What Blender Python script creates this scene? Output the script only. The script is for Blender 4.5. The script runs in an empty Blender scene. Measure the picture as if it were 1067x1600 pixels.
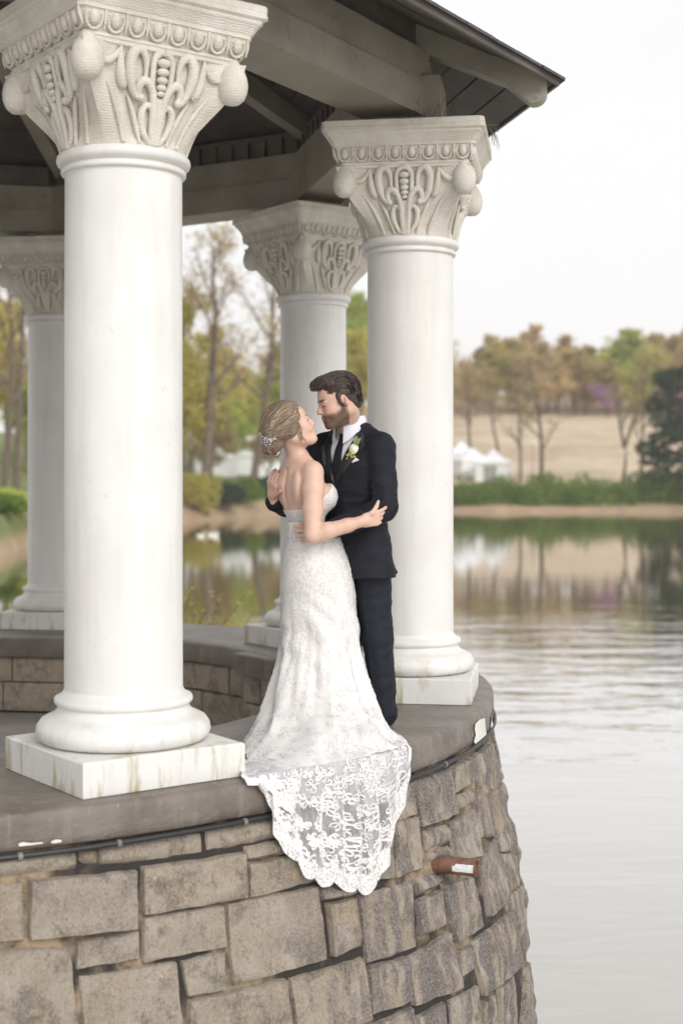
import bpy, math, random
import numpy as np
from mathutils import Vector, Matrix, noise as mnoise

random.seed(7)
RNG = np.random.default_rng(7)
SC = bpy.context.scene
COL = SC.collection
PI = math.pi
rad = math.radians

# ------------------------------------------------------------------ camera
F_PX, CX, YH, CAM_H = 2222.0, 533.5, 745.0, 1.25      # photo geometry (1067 x 1600)
cd = bpy.data.cameras.new('camera')
cam = bpy.data.objects.new('camera', cd)
COL.objects.link(cam)
cam.location = (0, 0, CAM_H)
cam.rotation_euler = (rad(90), 0, 0)
cd.sensor_fit = 'AUTO'
cd.sensor_width = 36.0
cd.lens = 50.0
cd.shift_y = -(800.0 - YH) / 1600.0
cd.clip_end = 6000
cd.dof.use_dof = True
cd.dof.focus_distance = 6.95
cd.dof.aperture_fstop = 1.6
SC.camera = cam

# ------------------------------------------------------------------ world / light
SUN_EL, SUN_AZ = rad(33), rad(152)     # azimuth clockwise from +Y: behind the camera, to the right
wd = bpy.data.worlds.new('World')
SC.world = wd
wd.use_nodes = True
nt = wd.node_tree
nt.nodes.clear()
sky = nt.nodes.new('ShaderNodeTexSky')
sky.sky_type = 'NISHITA'
sky.sun_disc = False
sky.sun_elevation = SUN_EL
sky.sun_rotation = SUN_AZ
sky.dust_density = 3.0
sky.air_density = 1.2
bg1 = nt.nodes.new('ShaderNodeBackground')
bg1.inputs[1].default_value = 0.06
nt.links.new(sky.outputs[0], bg1.inputs[0])
tcw = nt.nodes.new('ShaderNodeTexCoord')
mpw = nt.nodes.new('ShaderNodeMapping')
mpw.inputs['Scale'].default_value = (1.0, 1.0, 2.6)
nzw = nt.nodes.new('ShaderNodeTexNoise')
nzw.inputs['Scale'].default_value = 1.7
nzw.inputs['Detail'].default_value = 4
crw = nt.nodes.new('ShaderNodeValToRGB')
crw.color_ramp.elements[0].position = 0.3
crw.color_ramp.elements[0].color = (0.75, 0.748, 0.76, 1)
crw.color_ramp.elements[1].position = 0.62
crw.color_ramp.elements[1].color = (0.83, 0.822, 0.83, 1)
bg2 = nt.nodes.new('ShaderNodeBackground')
bg2.inputs[1].default_value = 1.0
nt.links.new(tcw.outputs['Generated'], mpw.inputs[0])
nt.links.new(mpw.outputs[0], nzw.inputs['Vector'])
nt.links.new(nzw.outputs[0], crw.inputs[0])
nt.links.new(crw.outputs[0], bg2.inputs[0])
mxw = nt.nodes.new('ShaderNodeMixShader')
mxw.inputs[0].default_value = 0.95            # thick overcast over the clear-sky model
nt.links.new(bg1.outputs[0], mxw.inputs[1])
nt.links.new(bg2.outputs[0], mxw.inputs[2])
wo = nt.nodes.new('ShaderNodeOutputWorld')
nt.links.new(mxw.outputs[0], wo.inputs[0])

sl = bpy.data.lights.new('sun', 'SUN')
sl.energy = 1.5
sl.angle = rad(35)
sl.color = (1.0, 0.975, 0.94)
sun = bpy.data.objects.new('sun', sl)
COL.objects.link(sun)
sd = Vector((math.sin(SUN_AZ) * math.cos(SUN_EL), math.cos(SUN_AZ) * math.cos(SUN_EL), math.sin(SUN_EL)))
sun.rotation_euler = sd.to_track_quat('Z', 'Y').to_euler()
sun.location = (0, -5, 12)

SC.view_settings.view_transform = 'Standard'
SC.view_settings.look = 'None'
SC.view_settings.exposure = 0.36
SC.view_settings.gamma = 1.0
SC.cycles.use_denoising = True
SC.cycles.max_bounces = 8
SC.cycles.transparent_max_bounces = 24
SC.cycles.caustics_reflective = True
SC.cycles.volume_bounces = 1
SC.cycles.caustics_refractive = False

# ------------------------------------------------------------------ helpers
def mesh_data(name, v, f, mats=None, smooth=True, sharp=None, mi=None):
    me = bpy.data.meshes.new(name)
    if isinstance(f, np.ndarray):
        v = np.asarray(v, dtype=np.float32)
        k = f.shape[1]
        me.vertices.add(len(v))
        me.vertices.foreach_set('co', v.ravel())
        me.loops.add(f.size)
        me.loops.foreach_set('vertex_index', f.astype(np.int32).ravel())
        me.polygons.add(len(f))
        me.polygons.foreach_set('loop_start', np.arange(0, f.size, k, dtype=np.int32))
        me.update(calc_edges=True)
    else:
        me.from_pydata([tuple(map(float, p)) for p in v], [], f)
        me.update()
    for m in ([] if mats is None else (mats if isinstance(mats, (list, tuple)) else [mats])):
        me.materials.append(m)
    if mi is not None:
        me.polygons.foreach_set('material_index', np.asarray(mi, dtype=np.int32))
    if smooth:
        me.polygons.foreach_set('use_smooth', np.ones(len(me.polygons), dtype=bool))
        if sharp is not None:
            me.set_sharp_from_angle(angle=rad(sharp))
    me.update()
    return me

def link(name, data, parent=None, loc=None, rz=None, label=None, cat=None, group=None, kind=None):
    o = bpy.data.objects.new(name, data)
    COL.objects.link(o)
    if parent is not None:
        o.parent = parent
    if loc is not None:
        o.location = loc
    if rz is not None:
        o.rotation_euler = (0, 0, rz)
    tag(o, label, cat, group, kind)
    return o

def tag(o, label=None, cat=None, group=None, kind=None):
    for k, val in (('label', label), ('category', cat), ('group', group), ('kind', kind)):
        if val:
            o[k] = val
    return o

def copy_tree(o, parent=None):
    c = o.copy()
    COL.objects.link(c)
    if parent is not None:
        c.parent = parent
    for ch in o.children:
        copy_tree(ch, c)
    return c

class MB:
    """collects simple solids into one mesh"""
    def __init__(self):
        self.v, self.f = [], []
    def add(self, v, f):
        n = len(self.v)
        self.v += [tuple(map(float, p)) for p in v]
        self.f += [tuple(i + n for i in q) for q in f]
        return self
    def box(self, lo, hi, M=None):
        (a, b, c), (d, e, g) = lo, hi
        v = [(a, b, c), (d, b, c), (d, e, c), (a, e, c), (a, b, g), (d, b, g), (d, e, g), (a, e, g)]
        if M is not None:
            v = [M @ Vector(p) for p in v]
        return self.add(v, [(0, 3, 2, 1), (4, 5, 6, 7), (0, 1, 5, 4), (1, 2, 6, 5), (2, 3, 7, 6), (3, 0, 4, 7)])
    def lathe(self, prof, n=48, M=None, cap=True):
        v, f = [], []
        for r, z in prof:
            for i in range(n):
                a = 2 * PI * i / n
                v.append((r * math.cos(a), r * math.sin(a), z))
        for k in range(len(prof) - 1):
            for i in range(n):
                j = (i + 1) % n
                f.append((k * n + i, k * n + j, (k + 1) * n + j, (k + 1) * n + i))
        if cap:
            f.append(tuple(range(n))[::-1])
            f.append(tuple(range((len(prof) - 1) * n, len(prof) * n)))
        if M is not None:
            v = [M @ Vector(p) for p in v]
        return self.add(v, f)
    def tube(self, pts, r, n=6, cap=True, flat=None, up=None):
        pts = [Vector(p) for p in pts]
        if not hasattr(r, '__len__'):
            r = [r] * len(pts)
        v, f = [], []
        prev = Vector(up) if up is not None else None
        for i, p in enumerate(pts):
            t = (pts[min(i + 1, len(pts) - 1)] - pts[max(i - 1, 0)])
            if t.length < 1e-9:
                t = Vector((0, 0, 1))
            t.normalize()
            if prev is None:
                prev = t.orthogonal()
            a = prev - t * prev.dot(t)
            if a.length < 1e-6:
                a = t.orthogonal()
            a.normalize()
            prev = a
            b = t.cross(a)
            fl = 1.0 if flat is None else flat
            for k in range(n):
                w = 2 * PI * k / n
                v.append(p + a * (r[i] * fl * math.cos(w)) + b * (r[i] * math.sin(w)))
        for i in range(len(pts) - 1):
            for k in range(n):
                k2 = (k + 1) % n
                f.append((i * n + k, i * n + k2, (i + 1) * n + k2, (i + 1) * n + k))
        if cap:
            f.append(tuple(range(n))[::-1])
            f.append(tuple(range((len(pts) - 1) * n, len(pts) * n)))
        return self.add(v, f)
    def ball(self, c, r, n=10, m=7, M=None):
        r = r if hasattr(r, '__len__') else (r, r, r)
        v = [(0, 0, -1)]
        for j in range(1, m):
            ph = PI * j / m
            for i in range(n):
                a = 2 * PI * i / n
                v.append((math.sin(ph) * math.cos(a), math.sin(ph) * math.sin(a), -math.cos(ph)))
        v.append((0, 0, 1))
        f = [(0, 1 + (i + 1) % n, 1 + i) for i in range(n)]
        for j in range(m - 2):
            for i in range(n):
                f.append((1 + j * n + i, 1 + j * n + (i + 1) % n, 1 + (j + 1) * n + (i + 1) % n, 1 + (j + 1) * n + i))
        l = len(v) - 1
        f += [(l, l - n + i, l - n + (i + 1) % n) for i in range(n)]
        v = [Vector((p[0] * r[0], p[1] * r[1], p[2] * r[2])) for p in v]
        if M is not None:
            v = [M @ p for p in v]
        v = [p + Vector(c) for p in v]
        return self.add(v, f)
    def data(self, name, mat, smooth=True, sharp=35):
        return mesh_data(name, self.v, self.f, mat, smooth, sharp)
    def obj(self, name, mat, parent=None, smooth=True, sharp=35, **kw):
        return link(name, self.data(name, mat, smooth, sharp), parent, **kw)

def spline(ctrl, n):
    """Catmull-Rom through control points (tuples of any length)"""
    P = np.asarray(ctrl, float)
    P = np.vstack([2 * P[0] - P[1], P, 2 * P[-1] - P[-2]])
    out = []
    segs = len(P) - 3
    for t in np.linspace(0, segs - 1e-9, n):
        i = int(t)
        u = t - i
        a, b, c, d = P[i:i + 4]
        out.append(0.5 * ((2 * b) + (c - a) * u + (2 * a - 5 * b + 4 * c - d) * u * u + (3 * b - 3 * c + d - a) * u ** 3))
    return np.array(out)

def nz(x, y, z):
    return mnoise.noise(Vector((x, y, z)))

def sstep(a, b, x):
    t = np.clip((np.asarray(x, float) - a) / (b - a), 0, 1)
    return t * t * (3 - 2 * t)

# ---- materials
class NT:
    def __init__(self, name):
        self.m = bpy.data.materials.new(name)
        self.m.use_nodes = True
        self.t = self.m.node_tree
        self.b = self.t.nodes['Principled BSDF']
        self.out = self.t.nodes['Material Output']
    def n(self, typ, **kw):
        nd = self.t.nodes.new(typ)
        for k, v in kw.items():
            if k in nd.inputs:
                nd.inputs[k].default_value = v
            else:
                setattr(nd, k, v)
        return nd
    def l(self, a, b):
        self.t.links.new(a, b)
    def coord(self, kind='Object', scale=(1, 1, 1), rand=False):
        if kind == 'World':
            o = self.n('ShaderNodeNewGeometry').outputs['Position']
        else:
            o = self.n('ShaderNodeTexCoord').outputs[kind]
        if rand:
            oi = self.n('ShaderNodeObjectInfo')
            ad = self.n('ShaderNodeVectorMath', operation='MULTIPLY_ADD')
            cb = self.n('ShaderNodeCombineXYZ')
            self.l(oi.outputs['Random'], cb.inputs[0])
            self.l(oi.outputs['Random'], cb.inputs[2])
            self.l(cb.outputs[0], ad.inputs[0])
            ad.inputs[1].default_value = (37, 11, 23)
            self.l(o, ad.inputs[2])
            o = ad.outputs[0]
        mp = self.n('ShaderNodeMapping')
        mp.inputs['Scale'].default_value = scale
        self.l(o, mp.inputs[0])
        return mp.outputs[0]
    def noise(self, vec, scale, detail=4, rough=0.55, dist=0.0):
        nd = self.n('ShaderNodeTexNoise')
        nd.inputs['Scale'].default_value = scale
        nd.inputs['Detail'].default_value = detail
        nd.inputs['Roughness'].default_value = rough
        nd.inputs['Distortion'].default_value = dist
        self.l(vec, nd.inputs['Vector'])
        return nd.outputs[0]
    def rng(self, val, lo, hi, a=0.0, b=1.0):
        nd = self.n('ShaderNodeMapRange')
        nd.inputs[1].default_value = lo
        nd.inputs[2].default_value = hi
        nd.inputs[3].default_value = a
        nd.inputs[4].default_value = b
        self.l(val, nd.inputs[0])
        return nd.outputs[0]
    def math(self, op, a, b):
        nd = self.n('ShaderNodeMath', operation=op)
        for i, x in enumerate((a, b)):
            if isinstance(x, (int, float)):
                nd.inputs[i].default_value = x
            else:
                self.l(x, nd.inputs[i])
        return nd.outputs[0]
    def mix(self, fac, a, b):
        nd = self.n('ShaderNodeMix', data_type='RGBA')
        if isinstance(fac, (int, float)):
            nd.inputs[0].default_value = fac
        else:
            self.l(fac, nd.inputs[0])
        for i, x in ((6, a), (7, b)):
            if isinstance(x, (tuple, list)):
                nd.inputs[i].default_value = (*x[:3], 1)
            else:
                self.l(x, nd.inputs[i])
        return nd.outputs[2]
    def bump(self, h, strength=0.4, dist=0.01, normal=None):
        nd = self.n('ShaderNodeBump')
        nd.inputs['Strength'].default_value = strength
        nd.inputs['Distance'].default_value = dist
        self.l(h, nd.inputs['Height'])
        if normal is not None:
            self.l(normal, nd.inputs['Normal'])
        return nd.outputs[0]
    def done(self, color=None, rough=0.6, normal=None, **kw):
        if color is not None:
            if isinstance(color, (tuple, list)):
                self.b.inputs['Base Color'].default_value = (*color[:3], 1)
            else:
                self.l(color, self.b.inputs['Base Color'])
        if isinstance(rough, (int, float)):
            self.b.inputs['Roughness'].default_value = rough
        else:
            self.l(rough, self.b.inputs['Roughness'])
        if normal is not None:
            self.l(normal, self.b.inputs['Normal'])
        for k, v in kw.items():
            self.b.inputs[k.replace('_', ' ')].default_value = v
        return self.m

def simple_mat(name, col, rough=0.6, var=0.25, scale=8.0, bump=0.2, bscale=60, bdist=0.004, coord='Object', rand=True, **kw):
    t = NT(name)
    c = t.coord(coord, rand=rand)
    n1 = t.rng(t.noise(c, scale), 0.3, 0.7)
    col1 = tuple(x * (1 - var) for x in col)
    col2 = tuple(min(1, x * (1 + var)) for x in col)
    nm = t.bump(t.noise(c, bscale, 5), bump, bdist) if bump else None
    return t.done(t.mix(n1, col1, col2), rough, nm, **kw)

def px(x, y, Y):
    """photo pixel at depth Y -> world point"""
    return Vector(((x - CX) * Y / F_PX, Y, CAM_H - (y - YH) * Y / F_PX))
# ================================================================== the round stone platform
GC = (-2.883, 8.684)           # centre of the pavilion
GR, GB = 3.316, rad(-8.68)     # column circle radius, bearing of the column by the couple
CAPR, CAPT, INR = 3.79, 0.145, 2.70
FLOOR_Z, WATER_Z = -0.60, -2.45

def wall_r(z):
    return float(np.interp(-z, [0.145, 0.367, 1.12, 1.88, 2.6], [3.775, 3.82, 3.955, 4.035, 4.09]))

def pol(r, th, z):
    return Vector((GC[0] + r * math.cos(th), GC[1] + r * math.sin(th), z))

def wall_hit(x, y):
    d = Vector(((x - CX) / F_PX, 1.0, -(y - YH) / F_PX))
    best, bt = 9e9, None
    t = 4.0
    while t < 9.5:
        p = Vector((0, 0, CAM_H)) + d * t
        g = math.hypot(p.x - GC[0], p.y - GC[1]) - wall_r(p.z)
        if g < best:
            best, bt = g, t
        if g <= 0:
            break
        t += 0.004
    p = Vector((0, 0, CAM_H)) + d * bt
    return math.atan2(p.y - GC[1], p.x - GC[0]), p.z

# ---- materials
t = NT('rough_stone')
c = t.coord('World')
rn = t.n('ShaderNodeObjectInfo').outputs['Random']
ramp = t.n('ShaderNodeValToRGB'); t.l(rn, ramp.inputs[0])
ramp.color_ramp.elements[0].color = (0.50, 0.385, 0.25, 1)
ramp.color_ramp.elements[1].color = (0.33, 0.29, 0.25, 1)
for p_, c_ in ((0.2, (0.39, 0.34, 0.28, 1)), (0.4, (0.45, 0.38, 0.29, 1)), (0.6, (0.40, 0.32, 0.22, 1)), (0.8, (0.42, 0.36, 0.30, 1))):
    e_ = ramp.color_ramp.elements.new(p_); e_.color = c_
tone = t.mix(t.rng(t.noise(c, 4.5, 6, 0.65), 0.40, 0.60), ramp.outputs[0], (0.50, 0.435, 0.36))
tone = t.mix(t.math('MULTIPLY', t.rng(t.noise(c, 6.5, 6, 0.7), 0.48, 0.62), 0.55), tone, (0.31, 0.235, 0.155))
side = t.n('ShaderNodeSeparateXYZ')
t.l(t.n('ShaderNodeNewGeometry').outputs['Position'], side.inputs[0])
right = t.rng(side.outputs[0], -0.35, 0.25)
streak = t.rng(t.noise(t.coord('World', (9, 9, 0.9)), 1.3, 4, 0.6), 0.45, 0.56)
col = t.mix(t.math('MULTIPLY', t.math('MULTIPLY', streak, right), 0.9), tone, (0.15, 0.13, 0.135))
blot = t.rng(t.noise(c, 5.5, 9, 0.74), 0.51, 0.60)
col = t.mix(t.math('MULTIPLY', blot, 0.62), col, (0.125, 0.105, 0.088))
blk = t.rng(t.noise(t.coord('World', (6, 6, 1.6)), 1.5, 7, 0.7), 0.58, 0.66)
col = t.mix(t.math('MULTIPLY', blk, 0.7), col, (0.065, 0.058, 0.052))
spk = t.rng(t.noise(c, 95.0, 5, 0.8), 0.46, 0.58)
col = t.mix(t.math('MULTIPLY', spk, 0.5), col, (0.62, 0.54, 0.46))
spk2 = t.rng(t.noise(c, 60.0, 6, 0.8), 0.53, 0.62)
col = t.mix(t.math('MULTIPLY', spk2, 0.38), col, (0.10, 0.085, 0.07))
moss = t.rng(t.noise(c, 3.6, 7, 0.7), 0.58, 0.66)
col = t.mix(t.math('MULTIPLY', moss, 0.75), col, (0.105, 0.11, 0.035))
lich = t.rng(t.noise(t.coord('World', (30, 30, 9)), 1.6, 4, 0.6), 0.71, 0.735)
col = t.mix(lich, col, (0.68, 0.65, 0.61))
nm = t.bump(t.noise(c, 26, 10, 0.75), 0.9, 0.024)
nm = t.bump(t.noise(c, 190, 4, 0.7), 0.9, 0.007, nm)
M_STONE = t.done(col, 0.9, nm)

t = NT('mortar')
c = t.coord('World')
col = t.mix(t.rng(t.noise(c, 9, 6, 0.7), 0.38, 0.58), (0.085, 0.07, 0.054), (0.34, 0.26, 0.17))
col = t.mix(t.rng(t.noise(c, 2.2, 5), 0.46, 0.55), col, (0.035, 0.030, 0.027))
M_MORTAR = t.done(col, 0.95, t.bump(t.noise(c, 60, 6), 0.8, 0.012))

t = NT('mortar_bead')
c = t.coord('World')
M_BEAD = t.done(t.mix(t.rng(t.noise(c, 12, 4), 0.35, 0.65), (0.30, 0.22, 0.15), (0.50, 0.43, 0.35)), 0.9,
                t.bump(t.noise(c, 90, 4), 0.6, 0.006))

t = NT('painted_coping')
c = t.coord('World')
col = t.mix(t.rng(t.noise(c, 3.5, 5), 0.35, 0.65), (0.125, 0.103, 0.084), (0.20, 0.172, 0.148))
col = t.mix(t.math('MULTIPLY', t.rng(t.noise(t.coord('World', (10, 10, 1.2)), 1.6, 4), 0.55, 0.7), 0.5), col, (0.27, 0.245, 0.22))
col = t.mix(t.rng(t.noise(c, 45, 4, 0.7), 0.63, 0.70), col, (0.30, 0.27, 0.24))
nm = t.bump(t.noise(t.coord('World', (1, 1, 1.8)), 15, 7, 0.62), 0.75, 0.012)
nm = t.bump(t.noise(c, 85, 3), 0.3, 0.003, nm)
M_COPING = t.done(col, 0.42, nm)

t = NT('concrete_floor')
c = t.coord('World')
col = t.mix(t.rng(t.noise(c, 2.2, 6), 0.3, 0.7), (0.25, 0.225, 0.205), (0.36, 0.33, 0.305))
M_FLOOR = t.done(col, 0.7, t.bump(t.noise(c, 70, 5), 0.25, 0.004))

M_PEEL = simple_mat('peeled_white_paint', (0.72, 0.70, 0.64), 0.6, 0.15, 20)

platform = link('stone_platform', None, loc=(GC[0], GC[1], WATER_Z),
                label='round platform of rough tan stone blocks with a brown painted coping, standing in the lake', cat='platform')
PO = Matrix.Translation((-GC[0], -GC[1], -WATER_Z))

def pobj(mb, name, mat, parent=platform, smooth=True, sharp=35, **kw):
    mb.v = [tuple(PO @ Vector(p)) for p in mb.v]
    return mb.obj(name, mat, parent, smooth, sharp, **kw)

# wall core (mortar) and inner wall core
prof = [(wall_r(z) - 0.020, z) for z in np.linspace(-2.9, -CAPT - 0.002, 16)]
mb = MB()
N = 160
rows = prof
v, f = [], []
for (r, z) in rows:
    for i in range(N):
        th = 2 * PI * i / N
        v.append(pol(r, th, z))
for k in range(len(rows) - 1):
    for i in range(N):
        j = (i + 1) % N
        f.append((k * N + i, k * N + j, (k + 1) * N + j, (k + 1) * N + i))
mb.add(v, f)
outer_wall = pobj(mb, 'outer_wall', M_MORTAR)
mb = MB()
v, f = [], []
for r, z in ((INR + 0.06, FLOOR_Z - 0.1), (INR + 0.06, -CAPT - 0.002)):
    for i in range(N):
        v.append(pol(r, 2 * PI * i / N, z))
for i in range(N):
    j = (i + 1) % N
    f.append((j, i, N + i, N + j))
mb.add(v, f)
inner_wall = pobj(mb, 'inner_wall', M_MORTAR)

# coping ring: a slightly uneven painted slab
mb = MB()
N = 480
prof = [(INR, -CAPT), (INR - 0.003, -CAPT + 0.02), (INR, -0.016), (INR + 0.014, -0.002), (INR + 0.2, 0.0), (3.2, 0.001), (CAPR - 0.03, 0.0), (CAPR - 0.012, -0.004),
        (CAPR - 0.002, -0.016), (CAPR, -0.05), (CAPR + 0.001, -0.10), (CAPR - 0.003, -CAPT + 0.008), (CAPR - 0.012, -CAPT), (3.5, -CAPT)]
v, f = [], []
for k, (r, z) in enumerate(prof):
    for i in range(N):
        th = 2 * PI * i / N
        e = 0.0
        if 7 <= k <= 11:
            e = 0.006 * nz(th * 14, z * 9, 3.1) + 0.003 * nz(th * 55, z * 30, 1.7)
        zz = z + (0.003 * nz(th * 30, 5.5, k) if k in (7, 8, 11, 12) else 0)
        v.append(pol(r + e, th, zz))
K = len(prof)
for k in range(K):
    k2 = (k + 1) % K
    for i in range(N):
        j = (i + 1) % N
        f.append((k * N + j, k * N + i, k2 * N + i, k2 * N + j))
mb.add(v, f)
coping = pobj(mb, 'coping', M_COPING, sharp=50)

# floor inside the ring
mb = MB()
v = [pol(0, 0, FLOOR_Z)] + [pol(INR + 0.1, 2 * PI * i / 96, FLOOR_Z) for i in range(96)]
f = [(0, 1 + i, 1 + (i + 1) % 96) for i in range(96)]
mb.add(v, f)
floor_o = pobj(mb, 'floor', M_FLOOR, smooth=False)

# ---- stones
def stone_mesh(quad, rfun, depth=0.05, gap=-0.0045, nu=9, nv=6, amp=0.016, inward=1, seed=0, cell=0.028):
    """quad = TL,TR,BR,BL as (theta,z). Rough faced block bulging out of the wall."""
    q = [np.array(p, float) for p in quad]
    c = sum(q) / 4
    rr = rfun(c[1])
    w = max(1e-3, 0.5 * (abs(q[1][0] - q[0][0]) + abs(q[2][0] - q[3][0])) * rr)
    h = max(1e-3, 0.5 * (abs(q[0][1] - q[3][1]) + abs(q[1][1] - q[2][1])))
    nu = int(np.clip(round(w / cell), 5, 26)); nv = int(np.clip(round(h / cell), 4, 18))
    v, f = [], []
    gu, gv = min(0.25, gap / w), min(0.25, gap / h)
    tilt_u, tilt_v = random.uniform(-1, 1) * 0.008, random.uniform(-1, 1) * 0.008
    prom = random.uniform(-0.008, 0.012)
    us = np.concatenate([[0, 0.004 / w + 0.004], np.linspace(0.03 + 0.014 / w, 0.97 - 0.014 / w, max(2, nu - 3)), [0.996 - 0.004 / w, 1]]) if w > 0.09 else np.linspace(0, 1, 4)
    vs = np.concatenate([[0, 0.004 / h + 0.004], np.linspace(0.03 + 0.014 / h, 0.97 - 0.014 / h, max(2, nv - 3)), [0.996 - 0.004 / h, 1]]) if h > 0.09 else np.linspace(0, 1, 4)
    nu, nv = len(us), len(vs)
    for b, vv in enumerate(vs):
        for a, uu in enumerate(us):
            u2 = gu + (1 - 2 * gu) * uu
            v2 = gv + (1 - 2 * gv) * vv
            top = q[0] * (1 - u2) + q[1] * u2
            bot = q[3] * (1 - u2) + q[2] * u2
            p = top * (1 - v2) + bot * v2
            edge = (a in (0, nu - 1)) or (b in (0, nv - 1))
            eu = min(uu, 1 - uu) * w; ev = min(vv, 1 - vv) * h
            e = min(eu, ev)
            th, z = p
            x3, y3 = th * rr * 1.0, z
            wob = 0.006 * nz(x3 * 12 + seed, y3 * 12, 9.3)
            wob2 = 0.006 * nz(x3 * 12 + seed, y3 * 12, 4.7)
            n1 = nz(x3 * 7 + seed, y3 * 9, seed * 1.7) + 0.5 * nz(x3 * 19, y3 * 21 + seed, seed)
            n2 = abs(nz(x3 * 11 + seed * 3, y3 * 11, 2.2))
            bulge = 0.014 * (1 - math.exp(-e / 0.0025))
            # split-face facets: quantised noise gives flat breaks with sharp ledges
            q1 = nz(x3 * 6 + seed, y3 * 9, seed * 1.7) * 2.2
            fac = (math.floor(q1 * 2.0) + min(1.0, (q1 * 2.0 - math.floor(q1 * 2.0)) * 3.0)) / 2.0
            off = -0.012 + bulge + prom + (amp * 0.7 * n1 + amp * 0.9 * fac) * min(1, e / 0.03) - 0.012 * n2 * min(1, e / 0.012) + tilt_u * (uu - .5) * 2 + tilt_v * (vv - .5) * 2
            off = max(off, -0.012 + 0.004 * n1)
            if edge:
                off = -0.024
            r = rfun(z) + inward * off
            v.append(pol(r, th + wob / rr * (0 if edge and False else 1), z + wob2))
    for b in range(nv - 1):
        for a in range(nu - 1):
            i = b * nu + a
            q4 = (i, i + nu, i + nu + 1, i + 1)
            f.append(q4 if inward > 0 else q4[::-1])
    # skirt back into the wall
    ring = [a for a in range(nu)] + [b * nu + nu - 1 for b in range(1, nv)] + [(nv - 1) * nu + a for a in range(nu - 2, -1, -1)] + [b * nu for b in range(nv - 2, 0, -1)]
    n0 = len(v)
    for i in ring:
        p = v[i]
        dx, dy = p.x - GC[0], p.y - GC[1]
        L = math.hypot(dx, dy)
        s = (L - inward * depth) / L
        v.append(Vector((GC[0] + dx * s, GC[1] + dy * s, p.z)))
    m = len(ring)
    for i in range(m):
        j = (i + 1) % m
        q4 = (ring[i], ring[j], n0 + j, n0 + i)
        f.append(q4 if inward > 0 else q4[::-1])
    mb = MB()
    mb.add(v, f)
    return mb

STONES = [
 [(-60,1343),(119,1329),(119,1358),(-60,1379)], [(125,1331),(155,1327),(155,1348),(126,1353)], [(158,1328),(318,1300),(318,1335),(158,1353)],
 [(325,1298),(440,1279),(440,1309),(326,1331)], [(-60,1386),(37,1383),(39,1468),(-60,1478)], [(49,1377),(215,1362),(215,1450),(47,1467)],
 [(223,1356),(382,1334),(386,1401),(225,1429)], [(385,1325),(445,1311),(445,1336),(386,1346)], [(388,1351),(497,1330),(498,1376),(392,1403)],
 [(122,1474),(216,1456),(217,1497),(122,1514)], [(226,1435),(349,1415),(354,1479),(225,1503)], [(-60,1491),(111,1481),(130,1660),(-60,1660)],
 [(357,1413),(498,1386),(512,1498),(366,1541)], [(286,1504),(350,1490),(353,1547),(296,1557)], [(127,1529),(277,1506),(291,1660),(137,1660)],
 [(297,1565),(447,1530),(462,1640),(292,1660)], [(503,1388),(554,1376),(554,1400),(506,1409)], [(513,1413),(557,1404),(565,1477),(521,1494)],
 [(563,1400),(648,1377),(653,1480),(574,1505)], [(456,1531),(569,1497),(581,1591),(468,1640)], [(579,1510),(637,1497),(643,1563),(584,1586)],
 [(603,1233),(646,1221),(651,1272),(613,1285)], [(648,1221),(704,1201),(714,1270),(661,1293)], [(707,1199),(744,1179),(747,1217),(712,1239)],
 [(714,1244),(739,1233),(739,1257),(717,1271)], [(748,1177),(768,1160),(784,1218),(750,1243)], [(744,1245),(769,1220),(776,1306),(749,1309)],
 [(772,1222),(786,1240),(802,1330),(779,1331)], [(614,1286),(655,1276),(663,1355),(619,1371)], [(666,1299),(702,1289),(703,1318),(669,1330)],
 [(706,1286),(741,1263),(752,1336),(710,1342)], [(670,1334),(704,1322),(706,1341),(672,1346)], [(752,1337),(777,1311),(796,1396),(765,1431)],
 [(780,1334),(804,1334),(818,1380),(797,1393)], [(650,1373),(697,1367),(680,1389),(655,1399)], [(652,1408),(690,1391),(701,1446),(660,1461)],
 [(693,1382),(738,1372),(753,1447),(711,1472)], [(639,1496),(704,1457),(722,1543),(650,1571)], [(718,1486),(736,1479),(740,1512),(723,1526)],
 [(737,1472),(785,1438),(803,1516),(756,1556)], [(788,1436),(803,1420),(822,1508),(806,1519)], [(805,1417),(824,1418),(835,1478),(824,1501)],
 [(822,1504),(840,1505),(840,1625),(813,1630)], [(780,1544),(804,1525),(815,1620),(789,1630)], [(756,1567),(777,1556),(784,1605),(761,1616)],
 [(705,1565),(748,1542),(758,1620),(712,1650)], [(655,1590),(696,1566),(706,1650),(657,1660)], [(586,1602),(647,1574),(653,1660),(592,1670)],
 [(797,1397),(819,1384),(824,1414),(801,1424)], [(446,1277),(521,1262),(523,1300),(447,1307)], [(525,1261),(600,1238),(609,1286),(527,1301)],
 [(500,1308),(611,1290),(616,1371),(503,1382)], [(447,1311),(497,1303),(498,1326),(448,1334)],
]
used = []
for k, st in enumerate(STONES):
    q = [wall_hit(x, y) for x, y in st]
    used.append(q)
    pobj(stone_mesh(q, wall_r, seed=k * 3.7, cell=0.019), 'stone', M_STONE, outer_wall, sharp=60)
th_l = min(p[0] for q in used for p in q)
th_r = max(p[0] for q in used for p in q)

def seen(th, z):
    p = pol(wall_r(z), th, z)
    x, y = CX + F_PX * p.x / p.y, YH + F_PX * (CAM_H - z) / p.y
    return th_l < th < th_r and y < 1625

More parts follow.
